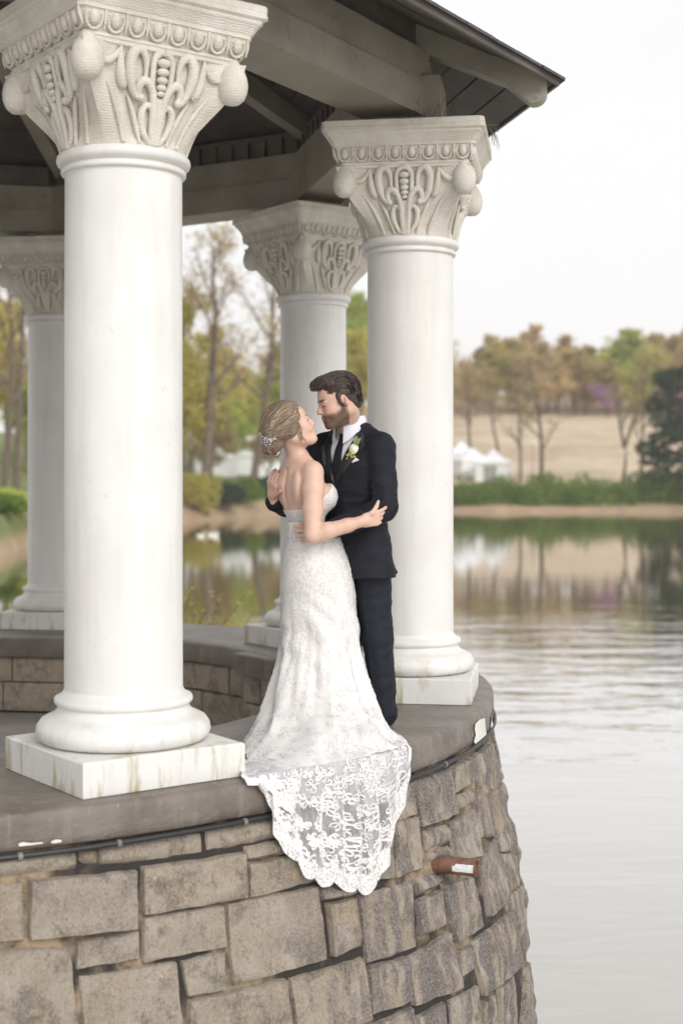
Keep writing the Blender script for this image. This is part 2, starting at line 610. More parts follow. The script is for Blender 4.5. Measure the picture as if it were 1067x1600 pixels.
# the courses that run on outside the picture
z = -CAPT - 0.03
kk = 0
while z > -2.6:
    hh = random.choice([0.16, 0.22, 0.27, 0.30])
    th = th_l - 0.75 + random.random() * 0.1
    while th < th_r + 0.8:
        ww = random.uniform(0.28, 0.62) / 4.0
        zc, tc = z - hh / 2, th + ww / 2
        if not (seen(th + 0.01, zc) or seen(th + ww - 0.01, zc) or seen(tc, z - 0.02)):
            q = [(th, z), (th + ww, z), (th + ww, z - hh), (th, z - hh)]
            if z - hh > -2.9:
                pobj(stone_mesh(q, wall_r, seed=200 + kk), 'stone', M_STONE, outer_wall, sharp=60)
                kk += 1
        th += ww
    z -= hh
# inner wall: two courses behind the couple
z = -CAPT - 0.005
for hh in (0.21, 0.245):
    th = rad(5) + random.random() * 0.05
    while th < rad(125):
        ww = random.uniform(0.4, 0.75) / INR
        q = [(th, z), (th + ww, z), (th + ww, z - hh), (th, z - hh)]
        pobj(stone_mesh(q, lambda zz: INR + 0.035, seed=500 + th * 9, inward=-1, amp=0.008, gap=0.004), 'stone', M_STONE, inner_wall, sharp=60)
        th += ww
    z -= hh
# mortar beads (raised pointing) along a few joints of the inner wall are left to the mortar core

# coping blocks on the piers below the far columns
def pier(k, r0, t0, t1, zt):
    a = GB + k * PI / 4
    M = Matrix.Translation((GC[0], GC[1], 0)) @ Matrix.Rotation(a, 4, 'Z')
    mb = MB()
    x0, x1 = r0, INR + 0.02
    b = 0.01
    for zz0, zz1, e in ((zt - CAPT, zt, 0.0),):
        mb.box((x0, t0, zz0), (x1, t1, zz1 - b), M)
        mb.add([M @ Vector(p) for p in ((x0, t0, zz1 - b), (x1, t0, zz1 - b), (x1, t1, zz1 - b), (x0, t1, zz1 - b),
                                        (x0 + b, t0 + b, zz1), (x1, t0 + b, zz1), (x1, t1 - b, zz1), (x0 + b, t1 - b, zz1))],
               [(4, 5, 6, 7), (0, 1, 5, 4), (2, 3, 7, 6), (3, 0, 4, 7)])
    pobj(mb, 'coping_block', M_COPING, coping, smooth=False)
    # the pier's own stones
    z = zt - CAPT - 0.004
    for hh in (0.20, 0.23):
        w = t1 - t0 - 0.08
        cuts = [t0 + 0.04, t0 + 0.04 + w * random.uniform(0.35, 0.65), t1 - 0.04]
        for i in range(2):
            mb = MB()
            a0, a1 = cuts[i] + 0.006, cuts[i + 1] - 0.006
            z1, z0 = z - 0.006, z - hh + 0.006
            xf = r0 + 0.04 + random.uniform(-0.008, 0.008)
            nu, nv = 6, 5
            v, f = [], []
            for bb in range(nv):
                for aa in range(nu):
                    e = aa in (0, nu - 1) or bb in (0, nv - 1)
                    yy = a0 + (a1 - a0) * aa / (nu - 1)
                    zz = z0 + (z1 - z0) * bb / (nv - 1)
                    xx = xf + (0.014 if e else -0.012 * nz(yy * 9, zz * 9, k + i))
                    v.append(M @ Vector((xx, yy, zz)))
            for bb in range(nv - 1):
                for aa in range(nu - 1):
                    i0 = bb * nu + aa
                    f.append((i0, i0 + nu, i0 + nu + 1, i0 + 1))
            mb.add(v, f)
            mb.box((xf + 0.013, a0, z0), (INR + 0.1, a1, z1), M)
            pobj(mb, 'stone', M_STONE, inner_wall, sharp=60)
        z -= hh
pier(1, 2.60, -0.50, -0.03, -0.012)
pier(2, 2.42, -0.55, 0.55, -0.006)

# patches of old white paint showing on the coping edge
def paint_patch(pts, n=10):
    mb = MB()
    vs = []
    for x, y in pts:
        # intersect with the outer face of the coping
        d = Vector(((x - CX) / F_PX, 1.0, -(y - YH) / F_PX))
        tt = 4.0
        while tt < 9.0:
            p = Vector((0, 0, CAM_H)) + d * tt
            if math.hypot(p.x - GC[0], p.y - GC[1]) <= CAPR + 0.004:
                break
            tt += 0.003
        th = math.atan2(p.y - GC[1], p.x - GC[0])
        vs.append(pol(CAPR + 0.0075, th, min(-0.006, max(-CAPT + 0.002, p.z))))
    c = sum(vs, Vector()) / len(vs)
    mb.add([c] + vs, [(0, 1 + i, 1 + (i + 1) % len(vs)) for i in range(len(vs))])
    pobj(mb, 'paint_patch', M_PEEL, coping, smooth=False)
paint_patch([(741, 1131), (748, 1124), (756, 1122), (757, 1135), (759, 1148), (754, 1160), (748, 1166), (741, 1170), (739, 1158), (742, 1148), (740, 1140)])
paint_patch([(766, 1120), (771, 1108), (774, 1112), (773, 1132), (769, 1148), (766, 1140)])
paint_patch([(29, 1318), (36, 1315), (48, 1317), (66, 1315), (68, 1317), (50, 1320), (40, 1321), (30, 1322)])
paint_patch([(80, 1314), (88, 1311), (96, 1312), (96, 1315), (86, 1317), (80, 1317)])
paint_patch([(705, 1187), (712, 1183), (718, 1182), (716, 1185), (708, 1189)])

# ---- black cable clipped under the coping
M_CABLE = NT('black_cable')
cc = M_CABLE.coord('World')
M_CABLE = M_CABLE.done((0.018, 0.02, 0.022), 0.42, M_CABLE.bump(M_CABLE.noise(M_CABLE.coord('World', (170, 170, 20)), 1.0, 1), 0.7, 0.003))
cab = MB()
pts = []
for i in range(240):
    th = th_l - 0.5 + (rad(-2) - (th_l - 0.5)) * i / 239
    pts.append(pol(CAPR + 0.005, th, -CAPT - 0.014 + 0.003 * nz(th * 8, 2, 0)))
cab.tube([p - Vector((GC[0], GC[1], -CAPT)) for p in pts], 0.0115, 8)
cable = cab.obj('cable', M_CABLE, None, loc=(GC[0], GC[1], -CAPT),
                label='thin black corrugated cable clipped along the wall just under the brown coping', cat='cable')
M_CLIP = simple_mat('cable_clip', (0.20, 0.185, 0.165), 0.5)
for (x, y) in ((183, 1311), (378, 1281), (30, 1331), (690, 1196)):
    th, zz = wall_hit(x, y)
    mb = MB()
    a = pol(CAPR + 0.005, th - 0.0022, -CAPT - 0.016) - Vector((GC[0], GC[1], -CAPT))
    b = pol(CAPR + 0.005, th + 0.0022, -CAPT - 0.016) - Vector((GC[0], GC[1], -CAPT))
    mb.tube([a, b], 0.0145, 10)
    mb.obj('clip', M_CLIP, cable)

# ---- rusty drain pipe stub
t = NT('rusty_pipe')
c = t.coord('Object')
col = t.mix(t.rng(t.noise(c, 22, 6), 0.35, 0.65), (0.10, 0.045, 0.03), (0.22, 0.11, 0.07))
M_RUST = t.done(col, 0.75, t.bump(t.noise(c, 120, 4), 0.4, 0.003))
th, zz = wall_hit(683, 1352)
th += 0.006
pd = Vector((math.cos(th + 0.22), math.sin(th + 0.22), -0.02)).normalized()
p0 = pol(wall_r(zz), th, zz)
q = pd.to_track_quat('Z', 'Y').to_matrix().to_4x4()
mb = MB()
prof = [(0.041, -0.10), (0.041, 0.177), (0.0405, 0.180), (0.036, 0.180), (0.035, 0.175), (0.035, -0.05)]
mb.lathe(prof, 28, q, cap=False)
pipe = mb.obj('drain_pipe', M_RUST, None, loc=p0, label='short rusty brown drain pipe with a white paint smear sticking out of the stone wall', cat='pipe')
mb = MB()
v, f = [], []
n1, n2 = 12, 7
view = (Vector((0, 0, CAM_H)) - p0).normalized()
for i in range(n1):
    for j in range(n2):
        zl = 0.07 + 0.10 * i / (n1 - 1) + (0.012 * nz(j * 2.0, 3, 1) if i == 0 else 0)
        lo = -0.55 + 0.10 * nz(i * 1.3, 0, 5); hi = 0.35 + 0.15 * nz(i * 1.1, 7, 2) - (0.25 if i < 2 else 0)
        a0 = lo + (hi - lo) * j / (n2 - 1)
        # angle measured from the side that looks at the camera
        vx = Vector((q.inverted() @ view.to_4d()).to_3d())
        base = math.atan2(vx.y, vx.x)
        upv = (q.inverted() @ Vector((0, 0, 1, 0))).to_3d()
        sgn = 1 if (upv.y * math.cos(base) - upv.x * math.sin(base)) > 0 else -1
        a1 = base + sgn * (a0 - 0.12)
        v.append(q @ Vector((0.0418 * math.cos(a1), 0.0418 * math.sin(a1), zl)))
for i in range(n1 - 1):
    for j in range(n2 - 1):
        f.append((i * n2 + j, i * n2 + j + 1, (i + 1) * n2 + j + 1, (i + 1) * n2 + j))
mb.add(v, f)
mb.obj('paint_smear', simple_mat('white_paint_smear', (0.70, 0.72, 0.74), 0.55, 0.12, 60), pipe)
# ================================================================== the pavilion
t = NT('white_column_paint')
c = t.coord('Object', rand=True)
col = t.mix(t.rng(t.noise(c, 2.5, 4), 0.3, 0.7), (0.70, 0.685, 0.66), (0.78, 0.77, 0.75))
sep = t.n('ShaderNodeSeparateXYZ')
t.l(t.coord('Object'), sep.inputs[0])
low = t.rng(sep.outputs[2], 0.30, 0.0)
grn = t.rng(t.noise(t.coord('Object', (7, 7, 1.2), rand=True), 1.5, 5, 0.65), 0.53, 0.64)
col = t.mix(t.math('MULTIPLY', t.math('MULTIPLY', grn, low), 0.9), col, (0.34, 0.31, 0.12))
drt = t.rng(t.noise(c, 26, 5, 0.65), 0.62, 0.72)
col = t.mix(t.math('MULTIPLY', drt, 0.25), col, (0.42, 0.38, 0.30))
stn = t.rng(t.noise(t.coord('Object', (5, 5, 0.5), rand=True), 1.4, 5, 0.6), 0.50, 0.66)
col = t.mix(t.math('MULTIPLY', stn, 0.28), col, (0.56, 0.53, 0.45))
chip = t.rng(t.noise(t.coord('Object', (1, 1, 0.7), rand=True), 14, 6, 0.7), 0.70, 0.725)
col = t.mix(t.math('MULTIPLY', chip, 0.8), col, (0.40, 0.37, 0.32))
M_WHITE = t.done(col, 0.45, t.bump(t.noise(c, 35, 5), 0.10, 0.004))

t = NT('carved_stone_paint')
c = t.coord('Object', rand=True)
col = t.mix(t.rng(t.noise(c, 9, 5), 0.3, 0.7), (0.60, 0.55, 0.465), (0.74, 0.705, 0.64))
col = t.mix(t.math('MULTIPLY', t.rng(t.noise(c, 40, 5, 0.7), 0.6, 0.72), 0.4), col, (0.36, 0.31, 0.24))
wv = t.n('ShaderNodeTexWave', wave_type='BANDS', bands_direction='Z')
wv.inputs['Scale'].default_value = 34
wv.inputs['Distortion'].default_value = 5
wv.inputs['Detail'].default_value = 2
wv.inputs['Detail Scale'].default_value = 1.6
t.l(c, wv.inputs['Vector'])
nm = t.bump(wv.outputs[1], 0.38, 0.005)
nm = t.bump(t.noise(c, 70, 5), 0.35, 0.005, nm)
M_CARVE = t.done(col, 0.6, nm)

def wood(name, c1, c2, rough=0.6):
    t = NT(name)
    c = t.coord('World')
    col = t.mix(t.rng(t.noise(c, 3.2, 5), 0.3, 0.7), c1, c2)
    col = t.mix(t.math('MULTIPLY', t.rng(t.noise(c, 17, 5, 0.7), 0.6, 0.72), 0.55), col, tuple(x * 0.35 for x in c1))
    return t.done(col, rough, t.bump(t.noise(c, 45, 5), 0.25, 0.004))
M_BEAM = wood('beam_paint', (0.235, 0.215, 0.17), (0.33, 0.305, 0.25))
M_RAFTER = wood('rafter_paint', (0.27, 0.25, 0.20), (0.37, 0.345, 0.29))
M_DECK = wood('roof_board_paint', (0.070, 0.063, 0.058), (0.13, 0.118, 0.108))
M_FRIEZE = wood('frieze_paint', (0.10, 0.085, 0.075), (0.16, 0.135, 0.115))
t = NT('slate')
c = t.coord('World')
rn = t.n('ShaderNodeObjectInfo').outputs['Random']
col = t.mix(rn, (0.045, 0.042, 0.052), (0.095, 0.085, 0.10))
col = t.mix(t.math('MULTIPLY', t.rng(t.noise(c, 30, 5), 0.5, 0.7), 0.5), col, (0.15, 0.135, 0.14))
M_SLATE = t.done(col, 0.6, t.bump(t.noise(c, 40, 6), 0.5, 0.006))

gazebo = link('gazebo', None, loc=(GC[0], GC[1], 0.0),
              label='octagonal pavilion with white carved columns and a dark slate roof', cat='gazebo')

SHAFT_R, H_SH, Z_BELL0, Z_BELL1 = 0.247, 2.52, 2.60, 2.965

# --- parts of one column, in its own frame (x points away from the centre)
def bevel_box(hx, hy, z0, z1, b, jit=0.0, seed=1):
    rs = np.random.default_rng(seed)
    v, f = [], []
    lv = [(z0, 0), (z1 - b, 0), (z1, b)]
    n = 9
    for z, ins in lv:
        ring = []
        hx2, hy2 = hx - ins, hy - ins
        for s in range(4):
            for i in range(n):
                u = -1 + 2 * i / n
                p = [(hx2, u * hy2), (-u * hx2, hy2), (-hx2, -u * hy2), (u * hx2, -hy2)][s]
                ring.append((p[0] + rs.normal() * jit, p[1] + rs.normal() * jit, z + (rs.normal() * jit if z > z0 else 0)))
        v += ring
    m = 4 * n
    for k in range(2):
        for i in range(m):
            j = (i + 1) % m
            f.append((k * m + i, k * m + j, (k + 1) * m + j, (k + 1) * m + i))
    f.append(tuple(range(2 * m, 3 * m)))
    return v, f
mb = MB(); mb.add(*bevel_box(0.37, 0.37, 0.003, 0.142, 0.008, 0.0013))
D_PLINTH = mb.data('plinth', M_WHITE, True, 30)
prof = [(0.30, 0.142), (0.335, 0.146), (0.357, 0.162), (0.366, 0.185), (0.362, 0.212), (0.345, 0.236), (0.318, 0.250), (0.300, 0.256), (0.290, 0.264),
        (0.278, 0.277), (0.273, 0.290), (0.272, 0.296), (0.284, 0.300), (0.290, 0.308), (0.290, 0.322), (0.284, 0.330), (0.268, 0.336), (0.256, 0.346), (0.249, 0.362)]
mb = MB(); mb.lathe(prof, 72, cap=False)
D_BASE = mb.data('base', M_WHITE, True, 40)
mb = MB(); mb.lathe([(SHAFT_R + 0.0015, 0.355), (SHAFT_R, 0.7), (SHAFT_R, 1.3), (SHAFT_R - 0.001, 2.0), (SHAFT_R - 0.002, H_SH)], 80, cap=False)
D_SHAFT = mb.data('shaft', M_WHITE, True, 40)
prof = [(0.240, 2.512), (0.258, 2.514), (0.262, 2.520), (0.262, 2.534), (0.255, 2.540), (0.252, 2.544), (0.262, 2.548), (0.276, 2.556), (0.281, 2.570), (0.278, 2.586), (0.266, 2.598), (0.25, 2.602)]
mb = MB(); mb.lathe(prof, 72, cap=False)
D_ASTRAGAL = mb.data('astragal', M_WHITE, True, 50)

def bell(k, u, t, off=0.0):
    """surface of the bell: face k, u across (-1..1), t up (0..1)"""
    def S(u, t):
        t = max(0.0, t)
        a = u * PI / 4
        w = max(0.0, t) ** 1.25
        sq = 0.345 + 0.012 * math.sin(t * PI)
        rc = 0.256 + 0.018 * t
        x = rc * math.cos(a) * (1 - w) + sq * w
        y = rc * math.sin(a) * (1 - w) + sq * u * w
        # corners swell outwards like a folded leaf
        cn = max(0.0, (abs(u) - 0.62) / 0.38) ** 2
        x += 0.045 * cn * math.sin(min(1, t * 1.02) ** 1.5 * PI * 0.78) * 1.0
        y += math.copysign(0.045, u) * cn * math.sin(min(1, t * 1.02) ** 1.5 * PI * 0.78)
        return Vector((x, y, Z_BELL0 + (Z_BELL1 - Z_BELL0) * t))
    p = S(u, t)
    if off:
        e = 1e-3
        du = S(u + e, t) - S(u - e, t)
        dt = S(u, t + e) - S(u, t - e)
        n = du.cross(dt).normalized()
        p = p + n * off
    return Matrix.Rotation(k * PI / 2, 4, 'Z') @ p

NU, NT_ = 40, 26
v, f = [], []
for j in range(NT_ + 1):
    tt = j / NT_
    for k in range(4):
        for i in range(NU):
            u = -1 + 2 * i / NU
            fl = 0.006 * math.cos(u * PI * 7) * math.exp(-((abs(u) - 0.72) / 0.2) ** 2) * math.sin(tt * PI)
            fl -= 0.012 * float(sstep(0.66, 0.58, abs(u)) * sstep(0.02, 0.10, tt) * sstep(1.0, 0.93, tt))
            v.append(bell(k, u, tt, fl))
m = 4 * NU
for j in range(NT_):
    for i in range(m):
        i2 = (i + 1) % m
        f.append((j * m + i, j * m + i2, (j + 1) * m + i2, (j + 1) * m + i))
f.append(tuple(range(NT_ * m, (NT_ + 1) * m)))
D_BELL = mesh_data('capital', v, f, M_CARVE, True, 60)

# relief on one face
def relief(mb, ctrl, r, n=18, flat=0.95, off=0.002, mirror=True):
    for s in ((1, -1) if mirror else (1,)):
        P = spline(ctrl, n)
        pts = [bell(0, float(np.clip(s * a, -1.1, 1.1)), float(np.clip(b, 0.0, 1.0)), off) for a, b in P]
        rr = spline([(x,) for x in (r if hasattr(r, '__len__') else (r, r))], n)[:, 0]
        nrm = (bell(0, s * P[n // 2][0], float(np.clip(P[n // 2][1], 0.02, .98)), 0.01) - bell(0, s * P[n // 2][0], float(np.clip(P[n // 2][1], 0.02, .98)), 0)).normalized()
        mb.tube(pts, [max(0.002, float(x)) for x in rr], 8, flat=flat, up=nrm)
mb = MB()
relief(mb, [(0.055, 0.0), (0.075, 0.22), (0.085, 0.42), (0.13, 0.58), (0.22, 0.66), (0.31, 0.63), (0.345, 0.54), (0.31, 0.48)], (0.015, 0.017, 0.018, 0.02, 0.017, 0.014))
relief(mb, [(0.10, 0.02), (0.21, 0.10), (0.285, 0.23), (0.27, 0.36), (0.18, 0.42), (0.10, 0.36)], (0.011, 0.014, 0.016, 0.016, 0.013, 0.008))
relief(mb, [(0.02, 0.0), (0.03, 0.2), (0.03, 0.40), (0.02, 0.5)], (0.016, 0.014, 0.012, 0.008))
relief(mb, [(0.13, 0.60), (0.135, 0.75), (0.125, 0.88), (0.07, 0.96), (0.0, 0.985)], (0.010, 0.013, 0.014, 0.016, 0.017))
relief(mb, [(0.24, 0.70), (0.23, 0.84), (0.27, 0.95), (0.36, 0.97), (0.44, 0.86), (0.46, 0.68), (0.43, 0.55), (0.37, 0.49)], (0.008, 0.013, 0.018, 0.022, 0.024, 0.022, 0.017, 0.016))
relief(mb, [(0.56, 0.97), (0.585, 0.82), (0.60, 0.68), (0.585, 0.58), (0.555, 0.60), (0.55, 0.70)], (0.006, 0.017, 0.022, 0.017, 0.012, 0.007))
relief(mb, [(0.56, 0.96), (0.66, 0.86), (0.76, 0.80), (0.86, 0.79), (0.89, 0.72)], (0.006, 0.014, 0.017, 0.013, 0.009))
relief(mb, [(0.30, 0.02), (0.38, 0.2), (0.46, 0.38), (0.52, 0.5)], (0.008, 0.011, 0.010, 0.004), off=0.001)
relief(mb, [(0.62, 0.02), (0.68, 0.25), (0.74, 0.45), (0.80, 0.6)], (0.010, 0.011, 0.010, 0.004), off=0.001)
for tt, rr in ((0.87, 0.030), (0.775, 0.028), (0.69, 0.025), (0.615, 0.022), (0.55, 0.018)):
    mb.ball(bell(0, 0.0, tt, 0.008), (rr * 0.75, rr, rr * 0.62), 12, 8)
for s in (1, -1):
    mb.ball(bell(0, s * 0.31, 0.485, 0.01), 0.017, 10, 7)
    mb.ball(bell(0, s * 0.37, 0.49, 0.008), 0.014, 10, 7)
D_CARVING = mb.data('carving', M_CARVE, True, 60)
# flat band above the relief
mb = MB()
# pointed bud at a corner
mb2 = MB()
prof = [(0.002, -0.085), (0.03, -0.080), (0.051, -0.062), (0.064, -0.03), (0.067, 0.0), (0.062, 0.03), (0.052, 0.056), (0.036, 0.080), (0.024, 0.104), (0.012, 0.124), (0.003, 0.136)]
mb2.lathe(prof, 24, cap=True)
D_BUD = mb2.data('corner_bud', M_CARVE, True, 60)

# abacus mouldings: square profile swept round (half size, z)
def square_sweep(prof, n=10):
    v, f = [], []
    for a, z in prof:
        c = 0.02
        ring = []
        for s in range(4):
            for i in range(n):
                u = -1 + 2 * i / n
                # clipped corners
                p = (a, u * a)
                if i == 0:
                    p = (a, -(a - c))
                R = s * PI / 2
                ring.append((p[0] * math.cos(R) - p[1] * math.sin(R), p[0] * math.sin(R) + p[1] * math.cos(R), z))
            R = s * PI / 2
            p = (a, a - c)
            ring.append((p[0] * math.cos(R) - p[1] * math.sin(R), p[0] * math.sin(R) + p[1] * math.cos(R), z))
        v += ring
    m = 4 * (n + 1)
    for k in range(len(prof) - 1):
        for i in range(m):
            j = (i + 1) % m
            f.append((k * m + i, k * m + j, (k + 1) * m + j, (k + 1) * m + i))
    f.append(tuple(range((len(prof) - 1) * m, len(prof) * m)))
    f.append(tuple(range(m))[::-1])
    return v, f
prof = [(0.345, 2.955), (0.350, 2.960), (0.352, 2.972), (0.358, 2.976), (0.358, 2.988), (0.350, 2.992), (0.352, 2.998), (0.362, 3.005), (0.376, 3.03), (0.386, 3.058), (0.388, 3.066),
        (0.396, 3.068), (0.397, 3.082), (0.402, 3.088), (0.408, 3.100), (0.418, 3.118), (0.430, 3.130), (0.432, 3.142), (0.440, 3.146), (0.446, 3.150), (0.447, 3.168), (0.442, 3.172), (0.445, 3.176), (0.446, 3.200), (0.440, 3.205)]
mb = MB(); mb.add(*square_sweep(prof))
D_ABACUS = mb.data('abacus', M_CARVE, True, 28)
# egg with its shell
mb = MB()
mb.ball((-0.003, 0, 0), (0.018, 0.021, 0.031), 12, 8)
arc = [(-0.004, 0.035 * math.cos(a), -0.002 + 0.041 * math.sin(a)) for a in np.linspace(PI * 1.0 - 0.5, PI * 2 + 0.5, 13)]
mb.tube(arc, 0.0075, 6)
mb.tube([(-0.002, 0.0465, 0.034), (0.002, 0.0465, 0.0), (0.0, 0.0465, -0.038)], [0.006, 0.009, 0.003], 6)
D_EGG = mb.data('egg', M_CARVE, True, 60)

def make_column():
    root = link('column', D_SHAFT, gazebo)
    link('plinth', D_PLINTH, root)
    link('base', D_BASE, root)
    link('astragal', D_ASTRAGAL, root)
    link('capital', D_BELL, root)
    link('abacus', D_ABACUS, root)
    for k in range(4):
        link('carving', D_CARVING, root, rz=k * PI / 2)
        a = PI / 4 + k * PI / 2
        d = 0.468
        o = link('corner_bud', D_BUD, root, loc=(d * math.cos(a), d * math.sin(a), 2.885))
        o.rotation_euler = Matrix.Rotation(a, 3, 'Z').to_euler()
        for i in range(8):
            y = -0.3255 + 0.093 * i
            R = Matrix.Rotation(k * PI / 2, 3, 'Z')
            o = link('egg', D_EGG, root, loc=R @ Vector((0.382, y, 3.034)))
            o.rotation_euler = (R @ Matrix.Rotation(rad(18), 3, 'Y')).to_euler()
    return root

proto = make_column()
for k in range(-1, 7):
    a = GB + k * PI / 4
    o = proto if k == -1 else copy_tree(proto, gazebo)
    o.location = (GR * math.cos(a), GR * math.sin(a), 0)
    o.rotation_euler = (0, 0, a)

# --- beams between the columns
cols = [Vector((GR * math.cos(GB + k * PI / 4), GR * math.sin(GB + k * PI / 4), 0)) for k in range(8)]
for k in range(8):
    a, b = cols[k], cols[(k + 1) % 8]
    d = (b - a)
    L = d.length
    ang = math.atan2(d.y, d.x)
    M = Matrix.Translation(a) @ Matrix.Rotation(ang, 4, 'Z')
    # -y of this frame points away from the centre
    mb = MB()
    mb.box((0.06, -0.17, 3.275), (L - 0.06, 0.17, 3.462), M)
    beam = mb.obj('beam', M_BEAM, gazebo, smooth=False)
    mb = MB(); mb.box((0.05, -0.150, 3.465), (L - 0.05, 0.150, 3.655), M)
    mb.obj('upper_board', M_BEAM, beam, smooth=False)
    mb = MB(); mb.box((0.08, -0.10, 3.657), (L - 0.08, 0.10, 3.83), M)
    for i in range(15):
        x = 0.2 + i * (L - 0.4) / 14
        mb.box((x, 0.10, 3.662), (x + 0.07, 0.125, 3.79), M)
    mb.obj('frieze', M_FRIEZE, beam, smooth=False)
    # bearing block on the capital
    Mb = Matrix.Translation(a) @ Matrix.Rotation(GB + k * PI / 4, 4, 'Z')
    mb = MB(); mb.box((-0.19, -0.2, 3.204), (0.19, 0.2, 3.50), Mb)
    mb.obj('bearing_block', M_BEAM, gazebo, smooth=False)

# --- roof
ROT = rad(-1.5)
AP, SL, Z_E = 3.83, 0.5, 3.455            # apothem and underside height of the eave, slope
def deck_z(d):
    return Z_E + (AP - d) * SL
M0 = Matrix.Identity(4)
roof = link('roof', None, gazebo)
nb = 26
for k in range(8):
    mid = GB + ROT + (k + 0.5) * PI / 4
    u = Vector((math.cos(mid), math.sin(mid), 0)); w = Vector((-u.y, u.x, 0))
    tn = math.tan(PI / 8)
    for i in range(nb):
        d1 = AP - i * (AP / nb); d0 = AP - (i + 1) * (AP / nb)
        g = 0.004
        d1 -= g; d0 += g
        if d0 < 0.15:
            continue
        v = []
        for dz in (0.0, 0.024):
            for dd, s in ((d1, -1), (d1, 1), (d0, 1), (d0, -1)):
                p = u * dd + w * (s * dd * tn)
                v.append((p.x, p.y, deck_z(dd) + dz + 0.002 * ((i * 7 + k) % 3)))
        mb = MB(); mb.add(v, [(0, 3, 2, 1), (4, 5, 6, 7), (0, 1, 5, 4), (1, 2, 6, 5), (2, 3, 7, 6), (3, 0, 4, 7)])
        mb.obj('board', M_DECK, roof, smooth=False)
    # slates: eave course as single pieces
    n = 11
    for row in range(2):
        dd1 = AP + 0.045 - row * 0.16
        dd0 = dd1 - 0.36
        wid = 2 * dd1 * tn / n
        for i in range(n + (row % 2)):
            s0 = -dd1 * tn + (i - 0.5 * (row % 2)) * wid + 0.003
            s1 = s0 + wid - 0.006
            s0 = max(s0, -dd1 * tn); s1 = min(s1, dd1 * tn)
            if s1 - s0 < 0.03:
                continue
            j = random.uniform(-0.006, 0.006); jz = random.uniform(0, 0.003)
            v = []
            for dz in (0.030 + row * 0.016, 0.046 + row * 0.016):
                for dd, s in ((dd1 + j, s0), (dd1 + j, s1), (dd0, min(s1, dd0 * tn) if s1 > 0 else max(s1, -dd0 * tn)), (dd0, max(s0, -dd0 * tn) if s0 < 0 else min(s0, dd0 * tn))):
                    p = u * dd + w * s
                    v.append((p.x, p.y, deck_z(dd) + dz + jz + (0.010 if dd == dd0 else 0)))
            mb = MB(); mb.add(v, [(0, 3, 2, 1), (4, 5, 6, 7), (0, 1, 5, 4), (1, 2, 6, 5), (2, 3, 7, 6), (3, 0, 4, 7)])
            mb.obj('slate', M_SLATE, roof, smooth=False)
# upper courses: nothing of them shows from the ground, one joined part
mb = MB()
for k in range(8):
    mid = GB + ROT + (k + 0.5) * PI / 4
    u = Vector((math.cos(mid), math.sin(mid), 0)); w = Vector((-u.y, u.x, 0)); tn = math.tan(PI / 8)
    for row in range(2, 23):
        dd1 = AP + 0.045 - row * 0.16; dd0 = max(0.02, dd1 - 0.22)
        v = []
        for dz in (0.034, 0.052):
            for dd, s in ((dd1, -1), (dd1, 1), (dd0, 1), (dd0, -1)):
                p = u * dd + w * (s * dd * tn)
                v.append((p.x, p.y, deck_z(dd) + dz + (0.026 if dd == dd1 else 0.012)))
        mb.add(v, [(0, 3, 2, 1), (4, 5, 6, 7), (0, 1, 5, 4), (1, 2, 6, 5), (2, 3, 7, 6), (3, 0, 4, 7)])
mb.obj('slate_courses', M_SLATE, roof, smooth=False, kind='stuff')
# eave trim under the slates
for k in range(8):
    mid = GB + ROT + (k + 0.5) * PI / 4
    tn = math.tan(PI / 8)
    M = Matrix.Rotation(mid, 4, 'Z')
    mb = MB()
    d = AP + 0.012
    mb.box((AP + 0.001, -d * tn, Z_E - 0.018), (AP + 0.018, d * tn, Z_E + 0.027), M)
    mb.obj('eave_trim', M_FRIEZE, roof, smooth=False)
# hip rafters with a rounded tail
for k in range(8):
    a = GB + ROT + k * PI / 4
    M = Matrix.Rotation(a, 4, 'Z')
    Rc = AP / math.cos(PI / 8)
    hs = SL * math.cos(PI / 8)
    def zt(r): return Z_E + (Rc - r) * hs - 0.003
    Rt = Rc - 0.05
    prof = []
    prof.append((0.1, zt(0.1))); prof.append((Rt, zt(Rt)))
    cxr, czr = Rt - 0.07, zt(Rt) - 0.075
    for q in np.linspace(0.15, -PI * 0.62, 10):
        prof.append((cxr + 0.07 * math.cos(q), czr + 0.07 * math.sin(q) * 0.95))
    prof.append((cxr - 0.15, zt(cxr - 0.15) - 0.13)); prof.append((2.9, zt(2.9) - 0.16)); prof.append((0.1, zt(0.1) - 0.16))
    n = len(prof)
    mb = MB()
    v = [M @ Vector((r, s, z)) for s in (-0.06, 0.06) for r, z in prof]
    f = [tuple(range(n)), tuple(range(n, 2 * n))[::-1]] + [((i + 1) % n, i, n + i, n + (i + 1) % n) for i in range(n)]
    mb.add(v, f)
    mb.obj('hip_rafter', M_RAFTER, roof, smooth=False)
mb = MB(); mb.lathe([(0.22, deck_z(0) - 0.3), (0.22, deck_z(0) - 0.02)], 16)
mb.obj('roof_boss', M_RAFTER, roof)
